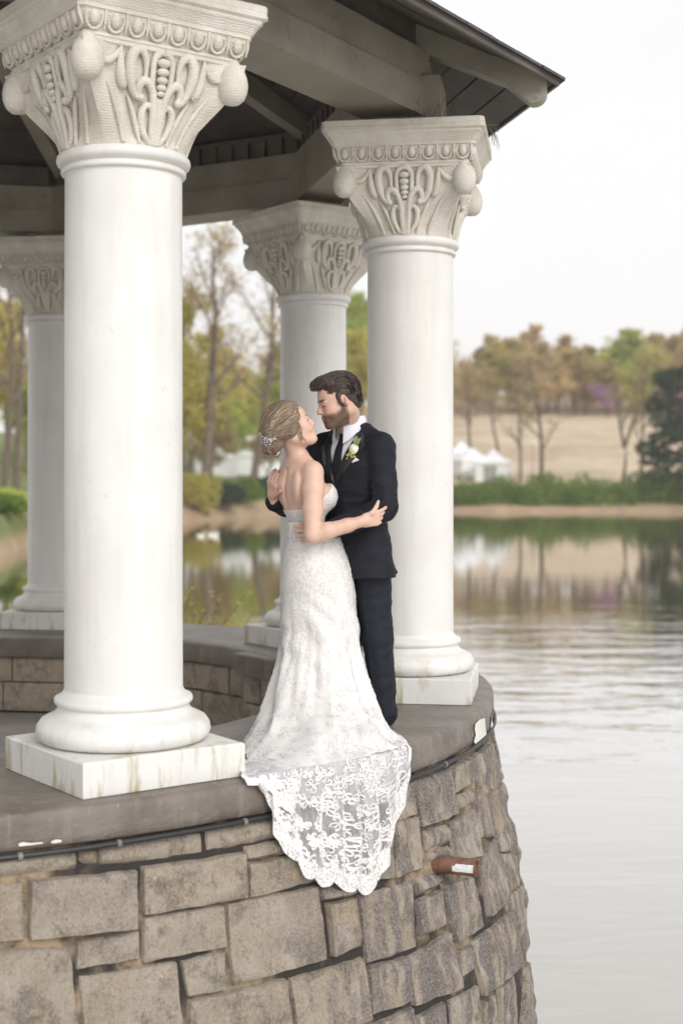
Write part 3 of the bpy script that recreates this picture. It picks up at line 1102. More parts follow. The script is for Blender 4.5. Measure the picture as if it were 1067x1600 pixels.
# wisps of straw and cobweb left by birds on top of the nearest capital at the eave
mb = MB()
rs = random.Random(4)
bk = cols[0]
for i in range(46):
    th = rs.uniform(0, 6.28)
    M = Matrix.Rotation(GB, 3, 'Z')
    side = rs.random()
    p = M @ Vector((rs.uniform(-0.05, 0.33), -0.19 - rs.uniform(0, 0.2) if side < .7 else rs.uniform(-.2, .2), 3.207)) + bk
    q = p + Vector((rs.uniform(-.08, .08), rs.uniform(-.06, .06), rs.uniform(0.02, 0.20)))
    r_ = (p + q) / 2 + Vector((rs.uniform(-.03, .03), rs.uniform(-.03, .03), 0))
    mb.tube([p, r_, q], [0.0022, 0.0018, 0.001], 4)
M = Matrix.Rotation(GB, 3, 'Z')
for i in range(14):
    p = M @ Vector((0.455, -0.25 + rs.uniform(-.06, .06), 3.19)) + bk
    q = p + Vector((rs.uniform(0.02, 0.07), rs.uniform(-.03, .03), rs.uniform(-0.12, 0.02)))
    mb.tube([p, (p + q) / 2 + Vector((0.015, 0, 0.01)), q], [0.002, 0.002, 0.001], 4)
link('nest_straw', mb.data('nest_straw', simple_mat('straw', (0.10, 0.085, 0.06), 0.9), True, 60), None, loc=(GC[0], GC[1], 0),
     label='thin dark wisps of straw left on top of the right-hand column capital under the eave', cat='straw', kind='stuff')
# ================================================================== lake, banks, trees
SHX = [-2600, -1200, -300, 0, 33, 100, 285, 440, 560, 700, 1067, 1500, 2600, 3800]
SHY = [30, 40, 52, 64, 72, 90, 116, 135, 146, 150, 149, 136, 105, 84]
def shore_y(x):
    return float(np.interp(x, SHX, SHY))

OFFS = [-60, -12, -3, 0, 1.5, 3, 6, 10, 16, 26, 40, 60, 85, 115, 150, 200, 300, 600, 1400, 3500]
HR = [-5, -4.2, -3.1, -2.45, -2.0, -1.75, -1.2, -0.6, 0.6, 2.3, 4.6, 7.2, 10.3, 13.2, 16.0, 21.5, 24, 24, 24, 24]
HL = [-5, -4.2, -3.1, -2.45, -1.9, -1.45, -0.75, -0.35, 0.1, 0.9, 1.8, 3.0, 4.4, 6.0, 7.8, 9.5, 11, 13, 16, 20]
def ground_h(x, off):
    w = float(sstep(430, 640, x))
    return np.interp(off, OFFS, HL) * (1 - w) + np.interp(off, OFFS, HR) * w
def ground_pt(x, Y, sink=0.0):
    """photo column x at depth Y, standing on the ground"""
    z = ground_h(x, Y - shore_y(x))
    return Vector(((x - CX) * Y / F_PX, Y, z - sink))

t = NT('far_bank_ground')
c = t.coord('World')
sp = t.n('ShaderNodeAttribute', attribute_name='zone')
g = sp.outputs['Color']
sx = t.n('ShaderNodeSeparateColor'); t.l(g, sx.inputs[0])
grass = t.mix(t.rng(t.noise(c, 0.05, 6, 0.65), 0.35, 0.62), (0.52, 0.41, 0.285), (0.60, 0.49, 0.36))
grass = t.mix(t.math('MULTIPLY', t.rng(t.noise(t.coord('World', (1, 2.2, 1)), 0.045, 7, 0.7), 0.46, 0.58), 0.75), grass, (0.40, 0.29, 0.19))
grass = t.mix(t.math('MULTIPLY', t.rng(t.noise(c, 0.02, 4), 0.52, 0.62), 0.5), grass, (0.36, 0.35, 0.16))
mud = t.mix(t.rng(t.noise(c, 0.6, 5), 0.3, 0.7), (0.31, 0.21, 0.13), (0.44, 0.32, 0.20))
green = t.mix(t.rng(t.noise(c, 0.3, 5), 0.3, 0.7), (0.10, 0.13, 0.04), (0.22, 0.24, 0.07))
col = t.mix(sx.outputs[0], grass, mud)
col = t.mix(sx.outputs[1], col, green)
col = t.mix(sx.outputs[2], col, t.mix(t.rng(t.noise(c, 0.4, 5), 0.3, 0.7), (0.24, 0.16, 0.10), (0.38, 0.27, 0.17)))
M_GROUND = t.done(col, 0.95, t.bump(t.noise(c, 1.5, 6), 0.6, 0.3))

xs = np.concatenate([np.linspace(-700, -400, 4), np.linspace(-300, 1400, 90), np.linspace(1500, 1800, 4)])
offs = np.concatenate([[-60, -12, -3, -1, 0, 0.7, 1.5, 2.2, 3, 4.5, 6, 8, 10, 13, 16, 20, 26, 33, 40, 50, 60, 72, 85, 100, 115, 130, 150, 200, 300, 480]])
v, zone = [], []
for x in xs:
    sy = shore_y(x)
    for o in offs:
        j = 0.8 * nz(x * 0.02, o * 0.1, 0) if -2 < o < 20 else 0
        Y = sy + o + j
        z = ground_h(x, o)
        if o > 2:
            z += 0.15 * nz(x * 0.03, o * 0.12, 3) * min(4, o * 0.1)
        v.append(((x - CX) * Y / F_PX, Y, z))
        left = 1 - float(sstep(430, 640, x))
        m = (1 - sstep(2.0, 4.0, o)) * (1 - left) + (1 - sstep(4, 7, o)) * left
        far_l = 1 - float(sstep(60, 150, x))
        gr = (sstep(2.0, 4.0, o) * (1 - sstep(11, 17, o))) * (1 - left) + sstep(5, 8, o) * left
        gr = max(gr, far_l * sstep(1, 3, o))
        zone.append((float(m), float(gr), float(sstep(112, 124, o)) * (1 - left), 1))
n = len(offs)
f = [(i * n + j, (i + 1) * n + j, (i + 1) * n + j + 1, i * n + j + 1) for i in range(len(xs) - 1) for j in range(n - 1)]
me = mesh_data('ground', v, f, M_GROUND, True)
ca = me.color_attributes.new('zone', 'FLOAT_COLOR', 'POINT')
ca.data.foreach_set('color', np.array(zone, dtype=np.float32).ravel())
link('ground', me, kind='structure')
# lake bed runs on under the water towards and behind the camera
mb = MB(); mb.add([(-420, -50, -5.05), (420, -50, -5.05), (420, 170, -5.05), (-420, 170, -5.05)], [(0, 1, 2, 3)])
mb.obj('lake_bed', simple_mat('lake_mud', (0.10, 0.08, 0.05), 0.9, coord='World', scale=0.5), None, smooth=False, kind='structure')

# ---- water
t = NT('lake_water')
c1 = t.coord('World', (0.32, 1.0, 1))
c2 = t.coord('World', (0.55, 1.0, 1))
n1 = t.noise(c1, 1.15, 3, 0.55, 0.5)
n2 = t.noise(c2, 5.0, 3, 0.5, 0.3)
big = t.rng(t.noise(t.coord('World', (1, 1, 1)), 0.055, 3), 0.40, 0.62)
h = t.math('ADD', t.math('MULTIPLY', n1, 0.075), t.math('MULTIPLY', n2, 0.011))
wy = t.n('ShaderNodeSeparateXYZ'); t.l(t.n('ShaderNodeNewGeometry').outputs['Position'], wy.inputs[0])
yj = t.math('ADD', wy.outputs[1], t.math('MULTIPLY', t.noise(t.coord('World', (0.06, 0.25, 1)), 1.0, 3), 26.0))
lane = t.math('MULTIPLY', t.rng(yj, 27.0, 34.0, 0.30, 1.0), t.rng(yj, 40.0, 54.0, 1.0, 0.10))
h = t.math('MULTIPLY', h, lane)
nm = t.bump(h, 0.55, 1.0)
gl = t.n('ShaderNodeBsdfGlossy'); gl.inputs['Color'].default_value = (0.96, 0.955, 0.95, 1); gl.inputs['Roughness'].default_value = 0.03
t.l(nm, gl.inputs['Normal'])
df = t.n('ShaderNodeBsdfDiffuse'); df.inputs['Color'].default_value = (0.15, 0.122, 0.045, 1)
fr = t.n('ShaderNodeFresnel'); fr.inputs['IOR'].default_value = 2.6
t.l(nm, fr.inputs['Normal'])
mx = t.n('ShaderNodeMixShader')
t.l(t.rng(fr.outputs[0], 0.15, 0.45, 0.35, 0.93), mx.inputs[0])
t.l(df.outputs[0], mx.inputs[1]); t.l(gl.outputs[0], mx.inputs[2])
t.l(mx.outputs[0], t.out.inputs[0])
mb = MB(); mb.add([(-420, -50, WATER_Z), (420, -50, WATER_Z), (420, 190, WATER_Z), (-420, 190, WATER_Z)], [(0, 1, 2, 3)])
mb.obj('lake', t.m, None, smooth=False, kind='structure')

# ---- tree builder
def leaf_mat(name, c1, c2, trans=0.48, rough=0.7):
    t = NT(name)
    c = t.coord('Object')
    oi = t.n('ShaderNodeObjectInfo').outputs['Random']
    n1 = t.rng(t.noise(c, 0.5, 3), 0.3, 0.7)
    col = t.mix(n1, c1, c2)
    hs = t.n('ShaderNodeHueSaturation')
    t.l(col, hs.inputs['Color']); t.l(t.rng(oi, 0, 1, 0.8, 1.2), hs.inputs['Value'])
    d = t.n('ShaderNodeBsdfDiffuse'); tr = t.n('ShaderNodeBsdfTranslucent'); mx = t.n('ShaderNodeMixShader')
    t.l(hs.outputs[0], d.inputs[0]); t.l(hs.outputs[0], tr.inputs[0])
    mx.inputs[0].default_value = trans
    t.l(d.outputs[0], mx.inputs[1]); t.l(tr.outputs[0], mx.inputs[2]); t.l(mx.outputs[0], t.out.inputs[0])
    return t.m
ML_TAN = leaf_mat('budding_tan_leaves', (0.50, 0.38, 0.20), (0.63, 0.50, 0.27))
ML_OLIVE = leaf_mat('olive_spring_leaves', (0.50, 0.44, 0.11), (0.65, 0.58, 0.17))
ML_LIME = leaf_mat('lime_spring_leaves', (0.38, 0.46, 0.09), (0.52, 0.58, 0.16))
ML_MAUVE = leaf_mat('redbud_blossom', (0.42, 0.22, 0.38), (0.52, 0.32, 0.47))
ML_DARK = leaf_mat('evergreen_leaves', (0.025, 0.05, 0.032), (0.06, 0.095, 0.05), 0.15)
ML_HEDGE = leaf_mat('hedge_leaves', (0.085, 0.15, 0.035), (0.21, 0.29, 0.06), 0.35)
M_BARK = simple_mat('grey_brown_bark', (0.14, 0.105, 0.08), 0.9, 0.3, 3, 0.6, 8, 0.03)

def leaf_quads(pts, size, rs, flat=0.5):
    """small randomly turned quads at the given points"""
    P = np.asarray(pts, float)
    n = len(P)
    a = rs.normal(size=(n, 3)); a /= np.linalg.norm(a, axis=1)[:, None]
    b = rs.normal(size=(n, 3)); b -= a * (a * b).sum(1)[:, None]; b /= np.linalg.norm(b, axis=1)[:, None]
    s = size * rs.uniform(0.6, 1.3, size=(n, 1))
    a = a * s; b = b * s * 0.62
    V = np.stack([P - a, P - b * 0.9, P + a, P + b], axis=1).reshape(-1, 3)
    Fq = np.arange(4 * n).reshape(n, 4)
    return V, Fq

def tree_meshes(name, seed, H, trunk_r, crown0, spread, nleaf, lsize, lmat, fork=False, droop=0.0, levels=4):
    """returns (trunk mesh, crown mesh); crown0 = height where branching starts (fraction)"""
    rs = np.random.default_rng(seed)
    R = random.Random(seed)
    mb = MB()
    tips = []
    def branch(p, d, L, r, lev):
        n = 5 if lev > 1 else 8
        pts, rr = [p.copy()], [r]
        cur = p.copy(); dd = d.copy()
        for i in range(n):
            w_ = 0.05 if lev == 0 else 0.13
            dd = (dd + Vector((R.gauss(0, w_), R.gauss(0, w_), R.gauss(0, .08) + (0.06 if lev else 0.0) - droop * 0.05 * lev))).normalized()
            cur = cur + dd * (L / n)
            pts.append(cur.copy()); rr.append(r * (1 - 0.72 * (i + 1) / n))
        mb.tube(pts, rr, 7 if lev == 0 else (5 if lev == 1 else 3), cap=False)
        if lev >= 2:
            for q in pts[1:]:
                tips.append((q, L * 0.22))
        if lev < levels - 1:
            k = {0: 10, 1: 6, 2: 4}.get(lev, 3)
            for i in range(k):
                u = (crown0 + (1 - crown0) * (i + R.random() * .8) / k) if lev == 0 else (0.25 + 0.75 * (i + R.random()) / k)
                u = min(u, 0.98)
                j = u * n
                i0 = min(int(j), n - 1)
                q = pts[i0].lerp(pts[i0 + 1], j - i0)
                az = R.uniform(0, 6.283)
                el = R.uniform(0.25, 1.0) if lev == 0 else R.uniform(-0.2, 0.9)
                nd = Vector((math.cos(az) * math.cos(el), math.sin(az) * math.cos(el), math.sin(el)))
                nd = (nd + d * 0.35).normalized()
                l2 = (spread * (1.25 - 0.75 * u) if lev == 0 else L * 0.55) * R.uniform(0.7, 1.15)
                branch(q, nd, l2, rr[i0] * 0.55, lev + 1)
    if fork:
        branch(Vector((0, 0, -0.3)), Vector((0.05, 0, 1)), H * 0.28, trunk_r, 9)
        top = Vector((0.05 * H * 0.28, 0, H * 0.27))
        branch(top, Vector((0.28, 0.1, 1)).normalized(), H * 0.72, trunk_r * 0.65, 0)
        branch(top, Vector((-0.3, -0.1, 1)).normalized(), H * 0.7, trunk_r * 0.6, 0)
    else:
        branch(Vector((0, 0, -0.3)), Vector((R.gauss(0, .03), R.gauss(0, .03), 1)).normalized(), H * 0.93, trunk_r, 0)
    td = mb.data(name + '_trunk', M_BARK, True, 80)
    T = np.array([tuple(q) for q, s in tips]); S = np.array([s for q, s in tips])
    idx = rs.integers(0, len(T), nleaf)
    pts = T[idx] + rs.normal(size=(nleaf, 3)) * (S[idx][:, None] * 0.8 + 0.12)
    pts = pts[pts[:, 2] > 0.5]
    V, Fq = leaf_quads(pts, lsize, rs)
    return td, mesh_data(name + '_crown', V, Fq, lmat, False)

def mound_leaves(seed, blobs, n, size):
    rs = np.random.default_rng(seed)
    out = []
    w = np.array([b[3] * b[4] * b[5] for b in blobs]); w = w / w.sum()
    for b, k in zip(blobs, (w * n).astype(int) + 1):
        d = rs.normal(size=(k, 3)); d /= np.linalg.norm(d, axis=1)[:, None]
        r = rs.uniform(0.72, 1.05, size=(k, 1)) * (1 + 0.15 * np.sin(d[:, :1] * 9 + seed) * np.cos(d[:, 2:] * 7))
        out.append(np.array(b[:3]) + d * r * np.array(b[3:6]))
    return leaf_quads(np.vstack(out), size, rs)

PROTO = {
 'tan':   [tree_meshes('tan%d' % i, 20 + i, 17, 0.22, 0.10, 5.2, 9000, 0.21, ML_TAN) for i in range(4)],
 'olive': [tree_meshes('olive%d' % i, 40 + i, 15, 0.22, 0.14, 5.0, 8500, 0.22, ML_OLIVE) for i in range(3)],
 'lime':  [tree_meshes('lime%d' % i, 50 + i, 15, 0.20, 0.16, 4.6, 8000, 0.21, ML_LIME) for i in range(2)],
 'bare':  [tree_meshes('bare%d' % i, 60 + i, 19, 0.34, 0.30, 5.5, 1300, 0.14, ML_TAN) for i in range(3)],
 'fork':  [tree_meshes('fork%d' % i, 70 + i, 15, 0.32, 0.15, 3.6, 700, 0.16, ML_OLIVE, fork=True) for i in range(2)],
 'mauve': [tree_meshes('mauve0', 80, 5, 0.12, 0.2, 2.4, 2600, 0.16, ML_MAUVE)],
}
def tree(kind, i, x, Y, H, label, name, group=None, rz=None, sx=1.0):
    P = PROTO[kind][i % len(PROTO[kind])]
    base = {'tan': 17, 'olive': 15, 'lime': 15, 'bare': 19, 'fork': 15, 'mauve': 5}[kind]
    s = H / base
    o = link(name, None, None, loc=ground_pt(x, Y), label=label, cat='tree', group=group)
    o.rotation_euler = (0, 0, random.uniform(0, 6.28) if rz is None else rz)
    o.scale = (s * sx, s * sx, s)
    link('trunk', P[0], o); link('crown', P[1], o)
    return o

# right bank, near the shore
tree('bare', 0, 845, 163, 16.5, 'tall dark-trunked budding tree standing alone in front of the dry hillside', 'bare_tree')
tree('bare', 1, 812, 166, 12.0, 'slender thin-trunked tree just left of the tall dark-trunked tree on the bank', 'bare_tree', sx=0.9)
tree('fork', 0, 972, 164, 15.5, 'forked tree with two upright stems on the bank left of the dark evergreen', 'forked_tree', rz=0.2)
tree('bare', 2, 1000, 165, 15.0, 'slim budding tree between the forked tree and the dark evergreen', 'bare_tree', sx=0.8)
tree('bare', 1, 735, 185, 13.0, 'sparse grey tree behind the white tents beside the right-hand column', 'bare_tree')
tree('bare', 0, 778, 190, 12.0, 'small bare tree up the slope behind the white tents', 'bare_tree')
# tree line along the top of the hill
ORD = ['first', 'second', 'third', 'fourth', 'fifth', 'sixth', 'seventh', 'eighth', 'ninth', 'tenth', 'eleventh', 'twelfth', 'thirteenth', 'fourteenth', 'fifteenth',
       'sixteenth', 'seventeenth', 'eighteenth', 'nineteenth', 'twentieth', 'twenty-first', 'twenty-second', 'twenty-third', 'twenty-fourth']
k = 0
for row, (Y0, xs_) in enumerate(((258, np.arange(702, 1100, 24)), (274, np.arange(690, 1100, 25)), (292, np.arange(696, 1100, 26)))):
    for j, x in enumerate(xs_):
        Yt = Y0 + random.uniform(-5, 6)
        xx = x + random.uniform(-6, 6)
        topy = float(np.interp(xx, [690, 720, 760, 800, 850, 900, 940, 985, 1030, 1100], [575, 558, 530, 520, 514, 532, 545, 512, 522, 515])) + random.uniform(-5, 10) + (26 if row == 0 else (8 if row == 1 else 0))
        Ht = (YH - topy) * Yt / F_PX + CAM_H - ground_h(xx, Yt - shore_y(xx))
        kind = 'lime' if abs(xx - 985) < 20 and row < 2 else ('olive' if (k % 6 == 3) else 'tan')
        lb = '%s tree in the hilltop tree line, %s from the left in the %s row' % (
            {'lime': 'lime-green', 'olive': 'olive-tinged', 'tan': 'brown budding'}[kind], ORD[j], ('front', 'middle', 'back')[row])
        tree(kind, k, xx, Yt, Ht, lb, 'hill_tree', 'trees along the top of the hill', sx=(1.55, 1.4, 1.2)[row])
        k += 1
for i, (x, Y, H) in enumerate(((950, 250, 5.2), (1042, 251, 5.0))):
    tree('mauve', 0, x, Y, H, ['mauve flowering redbud at the top edge of the hillside, left of the evergreen', 'mauve flowering redbud half hidden behind the dark evergreen'][i], 'redbud_tree', sx=1.3)
# evergreen at the right edge
rs = np.random.default_rng(5)
blobs = []
for i in range(44):
    zz = rs.uniform(2.6, 15.4)
    w = 4.9 * (1 - ((zz - 7.4) / 9.4) ** 2) ** 0.5
    an = rs.uniform(0, 6.28); rr = w * rs.uniform(0.35, 0.9)
    blobs.append((rr * math.cos(an), rr * math.sin(an), zz, rs.uniform(0.9, 1.7), rs.uniform(0.9, 1.7), rs.uniform(0.6, 1.0)))
V, Fq = mound_leaves(6, blobs, 16000, 0.20)
o = link('evergreen_tree', None, None, loc=ground_pt(1068, 152), label='dark green evergreen tree at the right edge of the lake bank', cat='tree')
mb = MB(); mb.tube([(0, 0, -0.5), (0.1, 0, 4), (0, 0.1, 9), (0, 0, 15.0)], [0.3, 0.24, 0.12, 0.03], 8)
for b in blobs:
    mb.tube([(0, 0, max(0.8, b[2] - 1.2)), (b[0] * .5, b[1] * .5, b[2] - 0.4), (b[0], b[1], b[2])], [0.08, 0.05, 0.02], 4)
mb.obj('trunk', M_BARK, o); link('crown', mesh_data('evergreen_crown', V, Fq, ML_DARK, False), o)

# left bank
for i, (kind, x, Y, H, sx, lb) in enumerate((
    ('bare', 393, 137, 27.0, 0.85, 'very tall bare-branched tree seen between the front column and the bride'),
    ('bare', 318, 122, 25.0, 1.1, 'tall bare tree close behind the front column on the left bank'),
    ('olive', 287, 124, 17.5, 0.9, 'dense olive tree right beside the edge of the front column'),
    ('olive', 300, 150, 11.5, 1.2, 'low yellow-olive tree on the left bank next to the front column'),
    ('olive', 345, 170, 13.5, 1.25, 'yellow-olive tree left of the tall bare tree'),
    ('lime', 425, 172, 14.0, 1.1, 'fresh green tree right of the tall bare tree, behind the bride'),
    ('olive', 380, 190, 12.5, 1.3, 'far olive tree behind the foot of the tall bare tree'),
    ('olive', 325, 205, 17.0, 1.3, 'olive tree far behind on the left bank, left of the tall bare tree'),
    ('lime', 365, 160, 9.0, 1.3, 'low fresh green tree just left of the trunk of the tall bare tree'),
    ('tan', 440, 215, 17.5, 1.3, 'far tan tree behind the shoulder of the bride'),
    ('tan', 415, 150, 9.5, 1.2, 'small tan budding tree behind the head of the bride'),
    ('tan', 330, 140, 8.0, 1.2, 'low tan budding tree near the mud bank on the left'),
    ('olive', 470, 185, 17.0, 1.2, 'olive tree hidden mostly by the far white column'),
    ('olive', 562, 178, 15.5, 0.9, 'olive tree in the narrow gap between the far and right-hand columns'),
    ('lime', 560, 215, 24.0, 0.8, 'tall pale green tree filling the narrow gap between two columns'),
    ('tan', 520, 210, 19.0, 1.0, 'tan tree behind the far white column'),
    ('tan', 620, 230, 20.0, 1.1, 'tan tree behind the right-hand column'),
    ('tan', 670, 240, 18.0, 1.1, 'tan tree just behind the left side of the hill tree line'),
    ('bare', 6, 84, 19.0, 0.7, 'dark-trunked tree at the far left edge of the picture'),
    ('bare', 26, 88, 20.0, 0.7, 'second dark-trunked tree beside the far left column'),
    ('olive', 15, 120, 13.0, 1.2, 'olive tree behind the trunks at the far left edge'),
    ('tan', -10, 130, 15.0, 1.2, 'tan tree behind the trunks at the far left edge'),
    ('lime', 40, 110, 7.0, 1.2, 'low fresh green tree behind the far left column'),
    ('olive', 140, 150, 15.0, 1.2, 'olive tree hidden behind the front column'),
    ('olive', 220, 160, 15.0, 1.2, 'yellow-olive tree hidden behind the right half of the front column'),
    ('tan', -80, 110, 15.0, 1.2, 'tan tree just outside the left edge of the picture'))):
    tree(kind, i, x, Y, H, lb, 'bank_tree', 'trees on the left bank', sx=sx)

# shrubs along the right shore: one continuous belt of ivy and low bushes
rs = np.random.default_rng(11)
blobs = []
for x in np.arange(560, 1250, 4.5):
    Y = shore_y(x) + rs.uniform(2.5, 8)
    p = ground_pt(x, Y)
    hgt = rs.uniform(0.9, 2.1) * (1 + 0.5 * math.sin(x * 0.05) ** 4)
    blobs.append((p.x, p.y, p.z + hgt * 0.4, rs.uniform(1.0, 1.9), rs.uniform(1.0, 1.6), hgt * 0.62))
V, Fq = mound_leaves(12, blobs, 42000, 0.16)
link('shore_shrubs', mesh_data('shore_shrubs', V, Fq, ML_HEDGE, False), None, label='long low belt of green ivy and shrubs along the far right shore', cat='shrubs', kind='stuff')

def bush(x, Y, w, h, mat, label, seed, name='bush'):
    rs = np.random.default_rng(seed)
    blobs = [(rs.uniform(-.5, .5) * w, rs.uniform(-.4, .4) * w, h * rs.uniform(.3, .6), w * rs.uniform(.3, .5), w * rs.uniform(.3, .5), h * rs.uniform(.3, .45)) for _ in range(8)]
    V, Fq = mound_leaves(seed, blobs, 2600, 0.13)
    o = link(name, None, None, loc=ground_pt(x, Y), label=label, cat='bush')
    link('foliage', mesh_data('bush', V, Fq, mat, False), o)
    mb = MB()
    for b in blobs:
        mb.tube([(0, 0, -0.2), (b[0] * .6, b[1] * .6, b[2] * .6), (b[0], b[1], b[2])], [0.06, 0.04, 0.015], 4)
    mb.obj('stems', M_BARK, o)
bush(345, 126, 3.0, 2.6, ML_DARK, 'dark green bush on the mud bank left of the tall bare tree', 31)
bush(372, 131, 2.8, 2.4, ML_HEDGE, 'mid green bush just left of the foot of the tall bare tree', 32)
bush(405, 137, 3.2, 2.2, ML_DARK, 'dark green bush right of the foot of the tall bare tree', 33)
bush(432, 140, 3.0, 2.2, ML_HEDGE, 'green bush behind the back of the bride', 34)
bush(300, 121, 3.2, 3.4, ML_OLIVE, 'yellow-green bush touching the edge of the front column', 35)
bush(20, 76, 2.4, 1.3, ML_LIME, 'bright green low bush at the far left water edge', 36)
bush(0, 73, 2.0, 1.0, ML_HEDGE, 'green low bush at the left edge of the picture by the water', 37)
bush(1010, 158, 3.0, 3.4, ML_HEDGE, 'green bush at the foot of the dark evergreen', 38)
bush(1040, 157, 3.2, 3.0, ML_OLIVE, 'olive bush under the dark evergreen', 39)

# white tents
M_TENT = simple_mat('white_canvas', (0.86, 0.86, 0.88), 0.6, 0.04, 2, 0)
M_TENTIN = simple_mat('tent_interior', (0.35, 0.34, 0.33), 0.8, 0.1, 2, 0)
def tent(x, Y, w, d, h, label, rz=0.1, opening=True):
    o = link('tent', None, None, loc=ground_pt(x, Y), rz=rz, label=label, cat='tent')
    he = h * 0.56
    mb = MB()
    v = [(-w / 2, -d / 2, -0.3), (w / 2, -d / 2, -0.3), (w / 2, d / 2, -0.3), (-w / 2, d / 2, -0.3), (-w / 2, -d / 2, he), (w / 2, -d / 2, he), (w / 2, d / 2, he), (-w / 2, d / 2, he)]
    mb.add(v, [(0, 1, 5, 4), (1, 2, 6, 5), (2, 3, 7, 6), (3, 0, 4, 7)])
    mb.obj('side_wall', M_TENT, o, smooth=False)
    mb = MB()
    e = 0.12
    k1, hk = 0.45, he + (h - he) * 0.38
    v = [(-w / 2 - e, -d / 2 - e, he - 0.02), (w / 2 + e, -d / 2 - e, he - 0.02), (w / 2 + e, d / 2 + e, he - 0.02), (-w / 2 - e, d / 2 + e, he - 0.02)]
    v += [(p[0] * k1, p[1] * k1, hk) for p in v[:4]] + [(0, 0, h)]
    v += [(p[0], p[1], he - 0.25) for p in v[:4]]
    f = [(i, (i + 1) % 4, 4 + (i + 1) % 4, 4 + i) for i in range(4)] + [(4 + i, 4 + (i + 1) % 4, 8) for i in range(4)] + [(9 + i, 9 + (i + 1) % 4, (i + 1) % 4, i) for i in range(4)]
    mb.add(v, f)
    mb.obj('tent_roof', M_TENT, o, smooth=False)
    if opening:
        mb = MB(); mb.box((-w * 0.22, -d / 2 - 0.03, -0.2), (w * 0.22, -d / 2 - 0.005, he * 0.8))
        mb.obj('doorway', M_TENTIN, o, smooth=False)
tent(737, 171, 4.2, 4, 3.3, 'white peaked tent on the far shore beside the right-hand column', 0.3, False)
tent(771, 168, 3.6, 3.4, 3.6, 'white peaked tent with a dark doorway, right one on the far shore', -0.35)
tent(335, 158, 4.5, 4, 3.4, 'white tent on the left bank beside the front column', 0.2, False)
tent(408, 165, 7.0, 4, 4.2, 'wide white marquee on the left bank behind the bride', 0.1, False)
tent(720, 176, 3.5, 4, 3.4, 'white tent mostly hidden by the right-hand column', 0.1, False)

# lamp post near the tents
o = link('lamp_post', None, None, loc=ground_pt(832, 166), label='thin grey lamp post with a pale globe left of the tall dark-trunked tree', cat='lamp post')
mb = MB(); mb.tube([(0, 0, -0.2), (0, 0, 4.2)], [0.07, 0.05], 8); mb.obj('post', simple_mat('grey_post', (0.3, 0.3, 0.3), 0.5), o)
mb = MB(); mb.ball((0, 0, 4.45), 0.28); mb.obj('globe', M_TENT, o)

# ducks resting on the water
M_DUCK = simple_mat('white_plumage', (0.75, 0.72, 0.68), 0.8)
M_BILL = simple_mat('orange_bill', (0.6, 0.3, 0.05), 0.6)
for i, (x, Y) in enumerate(((314, 88), (330, 89.5), (338, 88))):
    o = link('duck', None, None, loc=((x - CX) * Y / F_PX, Y, WATER_Z - 0.03), rz=0.6 * i,
             label=['pale duck on the water, nearest the front column', 'pale duck on the water, middle one of three', 'pale duck on the water, farthest from the front column'][i], cat='duck', group='ducks on the lake')
    o.scale = (0.8, 0.8, 0.8)
    mb = MB(); mb.ball((0, 0, 0.10), (0.28, 0.15, 0.14), 12, 8)
    mb.tube([(0.18, 0, 0.14), (0.26, 0, 0.28), (0.28, 0, 0.40), (0.34, 0, 0.42)], [0.09, 0.055, 0.06, 0.04], 8)
    mb.tube([(-0.2, 0, 0.14), (-0.36, 0, 0.22)], [0.08, 0.01], 6)
    mb.obj('body', M_DUCK, o)
    mb = MB(); mb.tube([(0.35, 0, 0.41), (0.45, 0, 0.39)], [0.03, 0.012], 6); mb.obj('bill', M_BILL, o)

# budding shrub rising behind the far coping
rsx = random.Random(9)
mb = MB(); buds = []
base = Vector((-2.0, 12.75, WATER_Z))
for i in range(16):
    tgt = Vector((rsx.uniform(-1.85, -0.8), 13.0 + rsx.uniform(-.3, .6), rsx.uniform(-0.12, 0.22) - (0.0)))
    if i < 5:
        tgt = Vector((rsx.uniform(-1.75, -1.45), 13.0, rsx.uniform(0.1, 0.3)))
    ctrl = [Vector((0, 0, 0)), (tgt - base) * 0.5 + Vector((rsx.uniform(-.2, .1), 0, 0.3)), tgt - base]
    P = spline([tuple(p) for p in ctrl], 12)
    mb.tube([Vector(p) for p in P], list(np.linspace(0.012, 0.003, 12)), 5)
    for j in range(6, 12):
        for _ in range(4):
            buds.append(P[j] + np.array([rsx.gauss(0, .04), rsx.gauss(0, .04), rsx.gauss(0, .04)]))
shr = link('budding_shrub', None, None, loc=base, label='twiggy budding shrub rising behind the far coping beside the front column', cat='shrub')
mb.obj('twigs', M_BARK, shr)
V, Fq = leaf_quads(buds, 0.022, np.random.default_rng(3))
link('buds', mesh_data('buds', V, Fq, leaf_mat('bud_leaves', (0.45, 0.36, 0.16), (0.55, 0.42, 0.22)), False), shr)

# ---- pale air over the lake
mb = MB(); mb.box((-430, -60, -6.2), (430, 660, 42))
hz = NT('haze_air'); hz.t.nodes.remove(hz.b)
pv = hz.n('ShaderNodeVolumePrincipled'); pv.inputs['Color'].default_value = (1.0, 0.985, 0.95, 1); pv.inputs['Density'].default_value = 0.00045; pv.inputs['Anisotropy'].default_value = 0.2
hz.l(pv.outputs[0], hz.out.inputs['Volume'])
mb.obj('haze', hz.m, None, smooth=False, kind='stuff')
